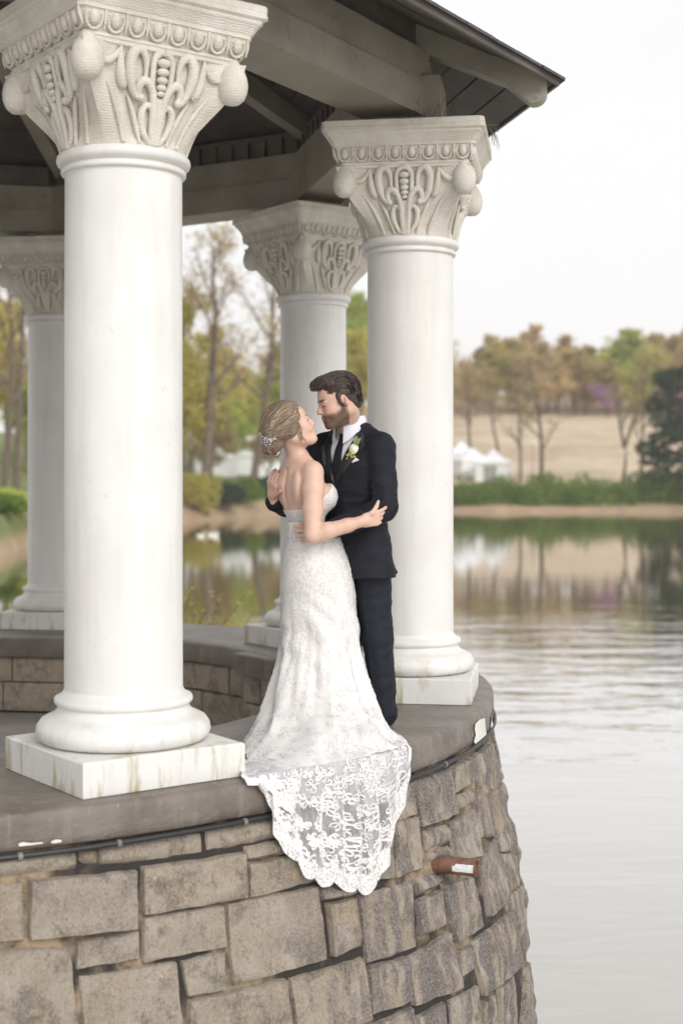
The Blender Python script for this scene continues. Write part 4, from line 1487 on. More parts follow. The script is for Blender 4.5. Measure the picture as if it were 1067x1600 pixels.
# ================================================================== signed-distance modelling for the bodies
class Vol:
    def __init__(self, lo, hi, h):
        self.lo = np.array(lo, np.float32); self.h = h
        self.n = np.ceil((np.array(hi) - np.array(lo)) / h).astype(int) + 1
        self.D = np.full(self.n, 0.2, np.float32)
    def like(self):
        o = Vol.__new__(Vol); o.lo, o.h, o.n = self.lo, self.h, self.n; o.D = np.full(self.n, 0.2, np.float32); return o
    def sub(self, lo, hi):
        a = np.clip(np.floor((np.array(lo) - self.lo) / self.h).astype(int), 0, self.n)
        b = np.clip(np.ceil((np.array(hi) - self.lo) / self.h).astype(int) + 1, 0, self.n)
        if np.any(b <= a):
            return None, None
        ax = [self.lo[i] + self.h * np.arange(a[i], b[i], dtype=np.float32) for i in range(3)]
        G = np.meshgrid(*ax, indexing='ij')
        return tuple(slice(a[i], b[i]) for i in range(3)), np.stack(G, -1)
    def put(self, sl, d, k, op):
        A = self.D[sl]
        if op == 'add':
            if k > 0:
                hh = np.clip(0.5 + 0.5 * (A - d) / k, 0, 1)
                r = A * (1 - hh) + d * hh - k * hh * (1 - hh)
            else:
                r = np.minimum(A, d)
        else:
            if k > 0:
                hh = np.clip(0.5 - 0.5 * (A + d) / k, 0, 1)
                r = A * (1 - hh) - d * hh + k * hh * (1 - hh)
            else:
                r = np.maximum(A, -d)
        self.D[sl] = r
    def rc(self, a, b, ra, rb=None, k=0.015, op='add', M=None):
        rb = ra if rb is None else rb
        a = np.array(a, float); b = np.array(b, float)
        if M is not None:
            a = np.array(M @ Vector(a)); b = np.array(M @ Vector(b))
        m = max(ra, rb) + k + 0.05
        sl, P = self.sub(np.minimum(a, b) - m, np.maximum(a, b) + m)
        if sl is None: return self
        ab = (b - a).astype(np.float32)
        t = np.clip(((P - a.astype(np.float32)) @ ab) / max(1e-9, float(ab @ ab)), 0, 1)
        d = np.linalg.norm(P - a.astype(np.float32) - t[..., None] * ab, axis=-1) - (ra + (rb - ra) * t)
        self.put(sl, d.astype(np.float32), k, op)
        return self
    def chain(self, pts, rs, k=0.015, op='add', M=None):
        for i in range(len(pts) - 1):
            self.rc(pts[i], pts[i + 1], rs[i], rs[i + 1], k, op, M)
        return self
    def el(self, c, r, R=None, k=0.015, op='add', M=None):
        c = np.array(c, float); r = np.array(r, float)
        R3 = np.eye(3) if R is None else np.array(R)
        if M is not None:
            c = np.array(M @ Vector(c)); s = np.array(M.to_3x3())
            sc = np.linalg.norm(s[:, 0]); R3 = (s / sc) @ R3; r = r * sc
        m = r.max() + k + 0.05
        sl, P = self.sub(c - m, c + m)
        if sl is None: return self
        q = (P - c.astype(np.float32)) @ R3.astype(np.float32)
        k0 = np.linalg.norm(q / r, axis=-1); k1 = np.linalg.norm(q / (r * r), axis=-1)
        d = k0 * (k0 - 1) / np.maximum(k1, 1e-6)
        self.put(sl, d.astype(np.float32), k, op)
        return self
    def ecol(self, secs, fdir, k=0.02, op='add'):
        """elliptic column: secs = [(cx, cy, z, r_fwd, r_lat)], fdir = facing"""
        secs = sorted(secs, key=lambda s: s[2])
        S = np.array(secs, float)
        m = S[:, 3:].max() + k + 0.05
        lo = [S[:, 0].min() - m, S[:, 1].min() - m, S[0, 2] - 0.04]; hi = [S[:, 0].max() + m, S[:, 1].max() + m, S[-1, 2] + 0.04]
        sl, P = self.sub(lo, hi)
        zz = P[0, 0, :, 2]
        zs = np.linspace(S[0, 2], S[-1, 2], 200)
        T = spline([tuple(s) for s in secs], 400)
        def at(i): return np.interp(zz, T[:, 2], T[:, i]).astype(np.float32)
        cx, cy, rf, rl = at(0), at(1), at(3), at(4)
        fx, fy = fdir
        X = P[..., 0] - cx; Y = P[..., 1] - cy
        a = X * fx + Y * fy; b = -X * fy + Y * fx
        k0 = np.sqrt((a / rf) ** 2 + (b / rl) ** 2); k1 = np.sqrt((a / rf ** 2) ** 2 + (b / rl ** 2) ** 2)
        d = k0 * (k0 - 1) / np.maximum(k1, 1e-5)
        d = np.where(k1 < 1e-4, -np.minimum(rf, rl), d)
        d = np.maximum(d, np.maximum(S[0, 2] - zz, zz - S[-1, 2])[None, None, :])
        self.put(sl, d.astype(np.float32), k, op)
        return self
    def grid(self):
        ax = [self.lo[i] + self.h * np.arange(self.n[i], dtype=np.float32) for i in range(3)]
        return ax
    def sample(self, p):
        q = (np.asarray(p, float) - self.lo) / self.h
        i = np.clip(np.floor(q).astype(int), 0, self.n - 2)
        f = q - i
        r = 0
        for dx in (0, 1):
            for dy in (0, 1):
                for dz in (0, 1):
                    r += self.D[i[0] + dx, i[1] + dy, i[2] + dz] * (f[0] if dx else 1 - f[0]) * (f[1] if dy else 1 - f[1]) * (f[2] if dz else 1 - f[2])
        return float(r)
    def mesh(self):
        D = self.D
        S = D < 0
        c = np.zeros(np.array(D.shape) - 1, np.int8)
        for dx in (0, 1):
            for dy in (0, 1):
                for dz in (0, 1):
                    c += S[dx:D.shape[0] - 1 + dx, dy:D.shape[1] - 1 + dy, dz:D.shape[2] - 1 + dz]
        mask = (c > 0) & (c < 8)
        I = np.argwhere(mask)
        idx = np.full(mask.shape, -1, np.int64); idx[mask] = np.arange(len(I))
        cs = np.array([(a, b, e) for a in (0, 1) for b in (0, 1) for e in (0, 1)])
        V8 = np.stack([D[I[:, 0] + a, I[:, 1] + b, I[:, 2] + e] for a, b, e in cs], 1)
        acc = np.zeros((len(I), 3)); cnt = np.zeros((len(I), 1))
        for i in range(8):
            for j in range(i + 1, 8):
                if np.abs(cs[i] - cs[j]).sum() == 1:
                    a, b = V8[:, i], V8[:, j]
                    x = (a < 0) != (b < 0)
                    t = np.where(x, a / np.where(x, a - b, 1), 0)[:, None]
                    acc += np.where(x[:, None], cs[i] + (cs[j] - cs[i]) * t, 0); cnt += x[:, None]
        V = (I + acc / np.maximum(cnt, 1)) * self.h + self.lo
        F = []
        for ax in range(3):
            o = [0, 1, 2]; o.remove(ax)
            s0 = [slice(1, -1)] * 3; s1 = [slice(1, -1)] * 3
            s0[ax] = slice(0, -1); s1[ax] = slice(1, None)
            A, B = S[tuple(s0)], S[tuple(s1)]
            E = np.argwhere(A != B)
            if not len(E): continue
            sign = A[tuple(E.T)]
            E = E.copy(); E[:, o[0]] += 1; E[:, o[1]] += 1
            def cell(du, dv):
                q = E.copy(); q[:, o[0]] += du; q[:, o[1]] += dv
                return idx[q[:, 0], q[:, 1], q[:, 2]]
            Q = np.stack([cell(-1, -1), cell(0, -1), cell(0, 0), cell(-1, 0)], 1)
            flip = sign if ax != 1 else ~sign
            Q[~flip] = Q[~flip][:, ::-1]
            F.append(Q)
        F = np.vstack(F)
        F = F[(F >= 0).all(1)]
        return V, F

def relax(V, F, it=2, lam=0.5):
    """a little Laplacian smoothing"""
    n = len(V)
    e = np.vstack([F[:, [0, 1]], F[:, [1, 2]], F[:, [2, 3]], F[:, [3, 0]]])
    for _ in range(it):
        s = np.zeros_like(V); c = np.zeros((n, 1))
        np.add.at(s, e[:, 0], V[e[:, 1]]); np.add.at(c, e[:, 0], 1)
        V = V + lam * (s / np.maximum(c, 1) - V)
    return V

def vol_obj(vol, name, mat, parent, org, smooth_it=1, disp=None, tint=None):
    V, F = vol.mesh()
    if smooth_it:
        V = relax(V, F, smooth_it)
    if disp is not None:
        V = disp(V)
    me = mesh_data(name, V - np.array(org), F, mat, True)
    if tint is not None:
        ca = me.color_attributes.new('tint', 'FLOAT_COLOR', 'POINT')
        c = np.ones((len(V), 4), np.float32); c[:, :3] = tint(V)
        ca.data.foreach_set('color', c.ravel())
    return link(name, me, parent)

# ---- materials
def skin_mat(name, base):
    t = NT(name)
    c = t.coord('Object')
    at = t.n('ShaderNodeAttribute', attribute_name='tint')
    mul = t.n('ShaderNodeMix', data_type='RGBA', blend_type='MULTIPLY'); mul.inputs[0].default_value = 1.0
    col = t.mix(t.rng(t.noise(c, 30, 4), 0.3, 0.7), tuple(x * 0.95 for x in base), tuple(min(1, x * 1.05) for x in base))
    t.l(col, mul.inputs[6]); t.l(at.outputs['Color'], mul.inputs[7])
    nm = t.bump(t.noise(c, 260, 3), 0.12, 0.002)
    return t.done(mul.outputs[2], 0.48, nm, Subsurface_Weight=0.12, Subsurface_Scale=0.012)
M_SKIN_M = skin_mat('skin_groom', (0.60, 0.385, 0.30))
M_SKIN_F = skin_mat('skin_bride', (0.69, 0.455, 0.355))

def hair_mat(name, c1, c2, c3):
    t = NT(name)
    c = t.coord('Object')
    at = t.n('ShaderNodeAttribute', attribute_name='tint')
    col = t.mix(at.outputs['Fac'], c1, c2)
    col = t.mix(t.rng(t.noise(c, 75, 3), 0.45, 0.65), col, c3)
    return t.done(col, 0.42, t.bump(t.noise(c, 320, 2), 0.35, 0.003))
M_HAIR_M = hair_mat('dark_brown_hair', (0.028, 0.017, 0.014), (0.085, 0.052, 0.042), (0.045, 0.027, 0.023))
M_HAIR_F = hair_mat('ash_blonde_hair', (0.11, 0.076, 0.055), (0.50, 0.38, 0.27), (0.26, 0.19, 0.135))
M_BEARD = hair_mat('dark_brown_beard', (0.10, 0.058, 0.042), (0.20, 0.12, 0.09), (0.14, 0.08, 0.06))

def cloth_mat(name, base, rough=0.75, var=0.12, bs=600, bump=0.25, sheen=0.0, folds=0.0):
    t = NT(name)
    c = t.coord('Object')
    col = t.mix(t.rng(t.noise(c, 6, 4), 0.3, 0.7), tuple(x * (1 - var) for x in base), tuple(min(1, x * (1 + var)) for x in base))
    nm = t.bump(t.noise(c, bs, 2), bump, 0.002)
    if folds:
        nm = t.bump(t.noise(t.coord('Object', (1, 1, 0.6)), 9, 3, 0.5), folds, 0.03, nm)
    return t.done(col, rough, nm, Sheen_Weight=sheen, Specular_IOR_Level=0.3 if rough > 0.65 else 0.5)
M_SUIT = cloth_mat('navy_black_wool', (0.0085, 0.0100, 0.0165), 0.72, folds=0.45)
M_LAPEL = cloth_mat('black_satin', (0.011, 0.012, 0.016), 0.38, bump=0.08)
M_TROUSER = cloth_mat('navy_wool_trousers', (0.0105, 0.0130, 0.0215), 0.72, folds=0.45)
M_SHIRT = cloth_mat('white_shirt', (0.70, 0.71, 0.78), 0.6, 0.04)
M_TIE = cloth_mat('black_tie', (0.008, 0.009, 0.013), 0.45)
M_SHOE = simple_mat('black_leather', (0.012, 0.011, 0.011), 0.25, 0.2, 10)

t = NT('beaded_lace')
c = t.coord('Object')
vo = t.n('ShaderNodeTexVoronoi'); vo.inputs['Scale'].default_value = 150; t.l(c, vo.inputs['Vector'])
wv = t.n('ShaderNodeTexVoronoi', feature='DISTANCE_TO_EDGE'); wv.inputs['Scale'].default_value = 26
wd_ = t.noise(c, 22, 3)
mpv = t.n('ShaderNodeVectorMath', operation='MULTIPLY_ADD'); t.l(wd_, mpv.inputs[0]); mpv.inputs[1].default_value = (0.06, 0.06, 0.06); t.l(c, mpv.inputs[2])
t.l(mpv.outputs[0], wv.inputs['Vector'])
lace = t.rng(wv.outputs['Distance'], 0.05, 0.22, 1.0, 0.0)
lace = t.math('MAXIMUM', lace, t.rng(t.noise(c, 38, 4, 0.65, 1.0), 0.50, 0.58))
bead = t.rng(vo.outputs['Distance'], 0.1, 0.55, 1.0, 0.0)
up = t.n('ShaderNodeSeparateXYZ'); t.l(c, up.inputs[0])
dens = t.rng(up.outputs[2], 0.10, 0.80, 0.35, 1.0)
pat = t.math('MULTIPLY', lace, dens)
col = t.mix(dens, (0.84, 0.83, 0.825), (0.75, 0.72, 0.68))
col = t.mix(pat, col, (0.86, 0.84, 0.82))
col = t.mix(t.math('MULTIPLY', t.rng(bead, 0.25, 0.0), t.math('MULTIPLY', dens, 0.35)), col, (0.62, 0.57, 0.52))
hh = t.math('MULTIPLY', t.math('ADD', t.math('MULTIPLY', bead, 0.8), t.math('MULTIPLY', lace, 0.7)), dens)
nm = t.bump(hh, 0.45, 0.003)
nm = t.bump(t.noise(c, 420, 2), 0.15, 0.002, nm)
M_DRESS = t.done(col, 0.50, nm, Sheen_Weight=0.15)

t = NT('sheer_tulle')
c = t.coord('Object')
d = t.n('ShaderNodeBsdfDiffuse'); d.inputs[0].default_value = (0.88, 0.87, 0.89, 1)
tl = t.n('ShaderNodeBsdfTranslucent'); tl.inputs[0].default_value = (0.88, 0.87, 0.89, 1)
m1 = t.n('ShaderNodeMixShader'); m1.inputs[0].default_value = 0.4
t.l(d.outputs[0], m1.inputs[1]); t.l(tl.outputs[0], m1.inputs[2])
tp = t.n('ShaderNodeBsdfTransparent')
m2 = t.n('ShaderNodeMixShader')
lw = t.n('ShaderNodeLayerWeight'); lw.inputs[0].default_value = 0.35
net = t.rng(t.noise(t.coord('Object', (1, 1, 0.25)), 45, 5, 0.7), 0.3, 0.7, -0.16, 0.16)
t.l(t.math('ADD', t.rng(lw.outputs['Facing'], 0.0, 0.9, 0.42, 0.95), net), m2.inputs[0])
t.l(tp.outputs[0], m2.inputs[1]); t.l(m1.outputs[0], m2.inputs[2]); t.l(m2.outputs[0], t.out.inputs[0])
M_TULLE = t.m
t = NT('lace_border')
c = t.coord('Object')
vo = t.n('ShaderNodeTexVoronoi'); vo.inputs['Scale'].default_value = 120; t.l(c, vo.inputs['Vector'])
t.b.inputs['Base Color'].default_value = (0.77, 0.75, 0.745, 1); t.b.inputs['Roughness'].default_value = 0.6
t.l(t.bump(vo.outputs['Distance'], 0.8, 0.004), t.b.inputs['Normal'])
t.l(t.rng(t.noise(c, 95, 3, 0.6), 0.36, 0.50, 0.45, 1.0), t.b.inputs['Alpha'])
M_BORDER = t.m
M_LACE = cloth_mat('white_lace', (0.79, 0.775, 0.77), 0.6, 0.05, 500, 0.5)

# ---- head prims in a local frame: x forward, y left, z up, origin between the ears at eye level
def head_matrix(pos, facing_deg, pitch_deg, roll_deg=0, s=1.0):
    return Matrix.Translation(pos) @ Matrix.Rotation(rad(facing_deg), 4, 'Z') @ Matrix.Rotation(rad(-pitch_deg), 4, 'Y') @ Matrix.Rotation(rad(roll_deg), 4, 'X') @ Matrix.Scale(s, 4)

def head_prims(V, M, male):
    s = M.to_scale().x
    V.el((-0.018, 0, 0.038), (0.096, 0.075, 0.082), k=0.02, M=M)
    V.el((0.030, 0, -0.035), (0.060, 0.060, 0.082), k=0.03, M=M)
    V.el((0.045, 0, 0.030), (0.046, 0.060, 0.058), k=0.03, M=M)
    jw = 0.052 if male else 0.046
    for sg in (1, -1):
        V.rc((-0.015, sg * jw, -0.062), (0.062, sg * 0.016, -0.105), 0.027 * s, 0.021 * s, 0.025, M=M)
        V.el((0.060, sg * 0.036, -0.034), (0.026, 0.024, 0.026), k=0.025, M=M)          # cheek
    V.el((0.078, 0, -0.104), (0.021, 0.023, 0.019), k=0.02, M=M)                          # chin
    for sg in (1, -1):                                                                    # sockets, lids
        V.el((0.098, sg * 0.031, -0.002), (0.015, 0.019, 0.012), k=0.014, op='sub', M=M)
        V.el((0.0795, sg * 0.031, -0.003), (0.0135, 0.0145, 0.0115), k=0.004, M=M)
        V.rc((0.080, sg * 0.048, 0.013), (0.090, sg * 0.014, 0.016), 0.008 * s, 0.008 * s, 0.012, M=M)
    # nose
    V.rc((0.088, 0, 0.008), (0.109 if male else 0.105, 0, -0.029 if male else -0.026), 0.0085 * s, 0.0115 * s, 0.010, M=M)
    V.el((0.106 if male else 0.104, 0, -0.032), (0.0125, 0.012, 0.010), k=0.008, M=M)
    for sg in (1, -1):
        V.el((0.097, sg * 0.012, -0.036), (0.0105, 0.0075, 0.008), k=0.007, M=M)
    # mouth
    V.el((0.086, 0, -0.068), (0.016, 0.032, 0.022), k=0.015, M=M)
    V.el((0.0945, 0, -0.0620), (0.0085, 0.021, 0.0050), k=0.006, M=M)
    V.el((0.0930, 0, -0.0720), (0.0085, 0.018, 0.0058), k=0.006, M=M)
    V.chain([(0.080, -0.029, -0.0615), (0.100, -0.012, -0.0675), (0.103, 0, -0.0680), (0.100, 0.012, -0.0675), (0.080, 0.029, -0.0615)], [0.0018 * s, 0.002 * s, 0.002 * s, 0.002 * s, 0.0018 * s], 0.004, op='sub', M=M)
    for sg in (1, -1):
        V.el((0.076, sg * 0.036, -0.052), (0.014, 0.013, 0.014), k=0.012, M=M)
    # ears
    Re = Matrix.Rotation(rad(14), 3, 'Y')
    for sg in (1, -1):
        V.el((-0.012, sg * 0.076, -0.010), (0.019, 0.009, 0.032), R=Re, k=0.006, M=M)
        V.el((-0.008, sg * 0.086, -0.006), (0.010, 0.006, 0.018), R=Re, k=0.005, op='sub', M=M)

def local(V, M):
    Mi = np.array(M.inverted())
    return V @ Mi[:3, :3].T + Mi[:3, 3]

def face_tint(V, M, male):
    L = local(V, M)
    T = np.ones((len(V), 3))
    def blend(mask, c):
        nonlocal T
        T = T * (1 - mask[:, None]) + np.array(c) * mask[:, None]
    def blob(c, r, soft=0.5):
        d = np.linalg.norm((L - np.array(c)) / np.array(r), axis=1)
        return 1 - sstep(1 - soft, 1 + soft, d)
    for sg in (1, -1):
        blend(0.35 * blob((0.075, sg * 0.045, -0.035), (0.03, 0.025, 0.025), 0.6), (1.05, 0.80, 0.78))
        blend(0.9 * blob((0.088, sg * 0.031, -0.0085), (0.016, 0.019, 0.0040), 0.4), (0.10, 0.07, 0.06))      # lashes
        bw = 0.0060 if male else 0.0045
        arch = 0.0195 - 0.10 * (np.abs(L[:, 1]) - 0.03) ** 2 * 8
        m = (1 - sstep(bw * 0.6, bw * 1.3, np.abs(L[:, 2] - arch))) * sstep(0.008, 0.014, np.abs(L[:, 1])) * (1 - sstep(0.050, 0.058, np.abs(L[:, 1]))) * (L[:, 0] > 0.05) * (np.sign(L[:, 1]) == sg)
        blend((0.95 if male else 0.8) * m, (0.13, 0.10, 0.09) if male else (0.34, 0.26, 0.21))
        blend(0.25 * blob((-0.01, sg * 0.08, -0.012), (0.025, 0.02, 0.036), 0.4), (1.1, 0.75, 0.70))
    blend(0.85 * blob((0.100, 0, -0.067), (0.013, 0.024, 0.0125), 0.3), (0.98, 0.50, 0.48) if male else (1.0, 0.48, 0.48))
    blend(0.3 * blob((0.11, 0, -0.03), (0.02, 0.02, 0.018), 0.5), (1.05, 0.80, 0.76))
    if male:
        tp = np.where(L[:, 0] > 0.070, -0.050, np.interp(L[:, 0], [-0.02, 0.0, 0.02, 0.05, 0.075], [0.02, -0.014, -0.044, -0.056, -0.050]))
        m = (1 - sstep(-0.008, 0.008, L[:, 2] - tp)) * sstep(-0.024, -0.008, L[:, 0]) * sstep(-0.140, -0.120, L[:, 2])
        blend(0.75 * m * (1 - blob((0.100, 0, -0.067), (0.016, 0.026, 0.011), 0.3)), (0.30, 0.24, 0.22))
    return T

def hand_prims(V, wrist, knuckle, normal, curl, spread=1.0, side=1, s=1.0, thumb=None, k=0.006):
    """wrist -> knuckle direction, normal = back of the hand, side = +1 if the thumb lies along dir x normal. curl per finger in degrees"""
    w = Vector(wrist); kn = Vector(knuckle)
    d = (kn - w).normalized()
    n = Vector(normal); n = (n - d * n.dot(d)).normalized()
    x = d.cross(n) * side
    pl = 0.088 * s
    V.chain([w - d * 0.01, w + d * 0.02], [0.026 * s, 0.027 * s], 0.012)
    for j in range(4):
        off = (0.030 - 0.020 * j) * s
        V.rc(w + d * 0.015 + x * off * 0.7, w + d * pl * (1.0 - 0.04 * j) + x * off, 0.0155 * s, 0.0125 * s, 0.012)
    lens = (0.072, 0.080, 0.075, 0.058)
    for j in range(4):
        off = (0.030 - 0.020 * j) * s
        p = w + d * pl * (1.0 - 0.035 * j) + x * off
        c = rad(curl[j] if hasattr(curl, '__len__') else curl)
        sp = (1.5 - j) * 0.07 * spread
        dd = (d + x * sp).normalized()
        pts = [p]
        ang = c * 0.55
        for frac in (0.45, 0.32, 0.23):
            dirv = dd * math.cos(ang) - n * math.sin(ang)
            pts.append(pts[-1] + dirv * lens[j] * s * frac)
            ang += c * 0.5
        V.chain(pts, [0.0098 * s, 0.0090 * s, 0.0082 * s, 0.0070 * s], k * 0.7)
    if thumb is None:
        tb = [w + d * 0.022 * s + x * 0.024 * s, w + d * 0.055 * s + x * 0.052 * s - n * 0.008, w + d * 0.085 * s + x * 0.062 * s - n * 0.012, w + d * 0.108 * s + x * 0.064 * s - n * 0.014]
    else:
        tb = [w + d * 0.022 * s + x * 0.022 * s] + [Vector(q) for q in thumb]
    V.chain(tb, [0.017 * s, 0.0125 * s, 0.0105 * s, 0.0085 * s][:len(tb)], k)

def strands(mb_list, tints, paths, r0, r1, n=6, flat=0.6):
    for (P, tn) in paths:
        k = len(P)
        rr = [r0 * math.sin(PI * (0.12 + 0.80 * i / (k - 1))) + r1 for i in range(k)]
        m0 = len(mb_list.v)
        mb_list.tube([Vector(p) for p in P], rr, n, flat=flat)
        tints += [tn] * (len(mb_list.v) - m0)

# ================================================================== GROOM
gf = Vector((-0.65, -0.76, 0)).normalized(); gl_ = Vector((-gf.y, gf.x, 0))
if gl_.y > 0: gl_ = -gl_
GCX, GCY = 0.055, 7.12
G_ORG = (GCX, GCY, 0.0)
def gT(fwd, left, z):
    return Vector((GCX, GCY, 0)) + gf * fwd + gl_ * left + Vector((0, 0, z))
groom = link('person', None, None, loc=G_ORG, label='bearded man in a dark navy suit and black tie embracing the woman', cat='person')
MG = head_matrix((-0.018, 7.02, 1.627), 180 + 16, -17, 2, 1.0)

SL_, EL_, WL_ = Vector((0.188, 7.0, 1.395)), Vector((0.213, 6.935, 1.095)), Vector((-0.070, 6.828, 0.988))
SR_, ER_, WR_ = Vector((-0.085, 7.235, 1.40)), Vector((-0.28, 7.25, 1.11)), Vector((-0.335, 7.06, 1.125))
body = Vol((-0.42, 6.72, 0.0), (0.36, 7.42, 1.86), 0.0042)
body.ecol([(GCX, GCY, 0.86, 0.10, 0.15), (GCX, GCY, 0.97, 0.11, 0.155), (GCX, GCY, 1.10, 0.105, 0.14), (GCX, GCY, 1.27, 0.118, 0.165), (GCX, GCY, 1.38, 0.10, 0.16), (GCX, GCY, 1.45, 0.06, 0.09)], (gf.x, gf.y))
body.chain([gT(0, 0.15, 1.40), gT(0.0, 0, 1.44), gT(0, -0.15, 1.40)], [0.055, 0.06, 0.055], 0.03)
body.chain([gT(-0.005, 0, 1.42), gT(0.02, 0, 1.50), MG @ Vector((-0.03, 0, -0.05))], [0.062, 0.058, 0.060], 0.02)
body.chain([SL_, EL_, WL_], [0.045, 0.038, 0.028], 0.01)
body.chain([SR_, ER_, WR_], [0.045, 0.038, 0.028], 0.01)
for hp, kn, an in (((0.135, 7.085, 0.88), (0.165, 7.065, 0.47), (0.205, 7.085, 0.09)), ((0.0, 7.18, 0.88), (0.03, 7.16, 0.47), (0.03, 7.18, 0.09))):
    body.chain([hp, kn, an], [0.08, 0.052, 0.036], 0.02)
    body.rc((an[0], an[1], 0.05), Vector((an[0], an[1], 0.035)) + gf * 0.13, 0.034, 0.026, 0.015)
head_prims(body, MG, True)
# near hand on her waist
hand_prims(body, WL_, WL_ + Vector((-0.095, 0.002, -0.006)), (-0.05, -1, 0.10), (18, 22, 24, 26), 1.0, side=1, thumb=[(-0.115, 6.805, 1.030), (-0.145, 6.805, 1.040), (-0.165, 6.812, 1.044)])
# far hand spread on her back
hand_prims(body, WR_ + Vector((-0.002, 0, 0.012)), WR_ + Vector((-0.004, -0.030, 0.10)), (-0.75, -0.62, 0.0), (44, 48, 52, 56), 1.1, side=-1, thumb=[(-0.335, 7.02, 1.150), (-0.318, 6.985, 1.165), (-0.298, 6.955, 1.180)])
vol_obj(body, 'body', M_SKIN_M, groom, G_ORG, 1, tint=lambda V: face_tint(V, MG, True))

# hair cap
hv = Vol((-0.22, 6.86, 1.55), (0.14, 7.17, 1.84), 0.003)
hv.el((-0.024, 0, 0.050), (0.104, 0.083, 0.088), k=0, M=MG)
hv.el((0.035, 0, 0.100), (0.068, 0.064, 0.032), R=Matrix.Rotation(rad(-4), 3, 'Y'), k=0.02, M=MG)
hv.el((0.080, -0.005, 0.094), (0.036, 0.050, 0.022), R=Matrix.Rotation(rad(14), 3, 'Y'), k=0.02, M=MG)
hv.el((-0.075, 0, -0.005), (0.045, 0.062, 0.075), k=0.02, M=MG)
for sg in (1, -1):
    hv.rc((0.012, sg * 0.070, 0.02), (0.008, sg * 0.071, -0.035), 0.012, 0.007, 0.01, M=MG)
# cut the face out
hv.el((0.112, 0, 0.000), (0.075, 0.095, 0.077), k=0.010, op='sub', M=MG)
hv.el((0.045, 0, -0.085), (0.075, 0.12, 0.082), k=0.012, op='sub', M=MG)
for sg in (1, -1):
    hv.el((-0.012, sg * 0.088, -0.012), (0.022, 0.025, 0.034), k=0.004, op='sub', M=MG)
hv.el((-0.045, 0, -0.115), (0.12, 0.12, 0.055), k=0.008, op='sub', M=MG)
def hair_disp(M, amp):
    def f(V):
        L = local(V, M)
        d = np.array([nz(l[0] * 22, l[1] * 75, l[2] * 30) + 0.5 * nz(l[0] * 50, l[1] * 160, l[2] * 60) for l in L])
        c = L - np.array([-0.02, 0, 0.03]); c /= np.linalg.norm(c, axis=1)[:, None]
        return V + (c * (d * amp)[:, None]) @ np.array(M.to_3x3().normalized()).T
    return f
hair = vol_obj(hv, 'hair', M_HAIR_M, groom, G_ORG, 1, disp=hair_disp(MG, 0.0045), tint=lambda V: np.repeat((0.25 + 0.35 * np.random.default_rng(1).random((len(V), 1))), 3, 1) * 0.6)
def on_vol(vol, M, org, p, o, lift=0.0):
    o = Vector(o); d = (Vector(p) - o).normalized()
    rr = 0.02
    while rr < 0.24:
        if vol.sample(M @ (o + d * rr)) > 0: break
        rr += 0.003
    return M @ (o + d * (rr + lift)) - Vector(org)
mb = MB(); tn = []
R = random.Random(3)
paths = []
for i in range(560):
    y = R.uniform(-0.085, 0.085)
    x = R.uniform(-0.125, 0.118)
    z = 0.10 if x > -0.06 else R.uniform(0.0, 0.10)
    if abs(y) > 0.06: z = R.uniform(0.03, 0.10)
    ln = R.uniform(0.030, 0.055)
    lift = R.uniform(-0.002, 0.003) + (0.004 * R.random() if x > 0.02 else 0)
    P = []
    for q in range(6):
        u_ = q / 5
        if x > -0.03:
            pt = Vector((x - ln * u_, y * (1 + 0.10 * u_), z + 0.010 * math.sin(PI * u_)))
        else:
            pt = Vector((x - ln * 0.25 * u_, y, z - ln * 0.9 * u_))
        P.append(on_vol(hv, MG, G_ORG, pt, (0.0, 0, 0.03), lift * math.sin(PI * (0.15 + 0.6 * u_))))
    paths.append((P, R.random()))
strands(mb, tn, paths, 0.0024, 0.0005, 5)
me = mb.data('hair_strands', M_HAIR_M, True, 80)
ca = me.color_attributes.new('tint', 'FLOAT_COLOR', 'POINT')
ca.data.foreach_set('color', np.array([(x * .7, x * .7, x * .7, 1) for x in tn], np.float32).ravel())
link('hair_strands', me, hair)
# beard: the jaw pushed out a few millimetres
bv = Vol((-0.16, 6.86, 1.44), (0.08, 7.15, 1.66), 0.003)
sl, P3 = bv.sub(bv.lo, bv.lo + bv.h * (bv.n - 1))
i0 = np.round((bv.lo - body.lo) / body.h)
Q = (P3.reshape(-1, 3) - body.lo) / body.h
ii = np.clip(np.floor(Q).astype(int), 0, body.n - 2); ff = Q - ii
Dv = np.zeros(len(Q))
for a in (0, 1):
    for b in (0, 1):
        for e in (0, 1):
            Dv += body.D[ii[:, 0] + a, ii[:, 1] + b, ii[:, 2] + e] * np.abs(1 - a - ff[:, 0]) * np.abs(1 - b - ff[:, 1]) * np.abs(1 - e - ff[:, 2])
L = local(P3.reshape(-1, 3), MG)
ay = np.abs(L[:, 1])
Dm = np.array([nz(p[0] * 120, p[1] * 120, p[2] * 120) for p in L])
top = 0.008 * Dm + np.where(L[:, 0] > 0.070, -0.052 - 0.0 * ay, np.interp(L[:, 0], [-0.02, 0.0, 0.02, 0.05, 0.075], [0.0, -0.022, -0.052, -0.062, -0.054]))
reg = np.maximum.reduce([L[:, 2] - top + 0.004, -0.006 + 0.25 * (L[:, 2] + 0.06) * (L[:, 2] < -0.06) - L[:, 0] - 0.006 * Dm, -(L[:, 2] + 0.125)])
lips = 0.010 - np.linalg.norm((L - np.array([0.10, 0, -0.067])) / np.array([1.6, 2.2, 1.0]), axis=1)
Dn = np.array([nz(p[0] * 300, p[1] * 300, p[2] * 300) if abs(d) < 0.02 else 0 for p, d in zip(L, Dv)])
bv.D = np.maximum(np.maximum(Dv - 0.0022 - 0.0016 * Dn, reg), lips).reshape(P3.shape[:3]).astype(np.float32)
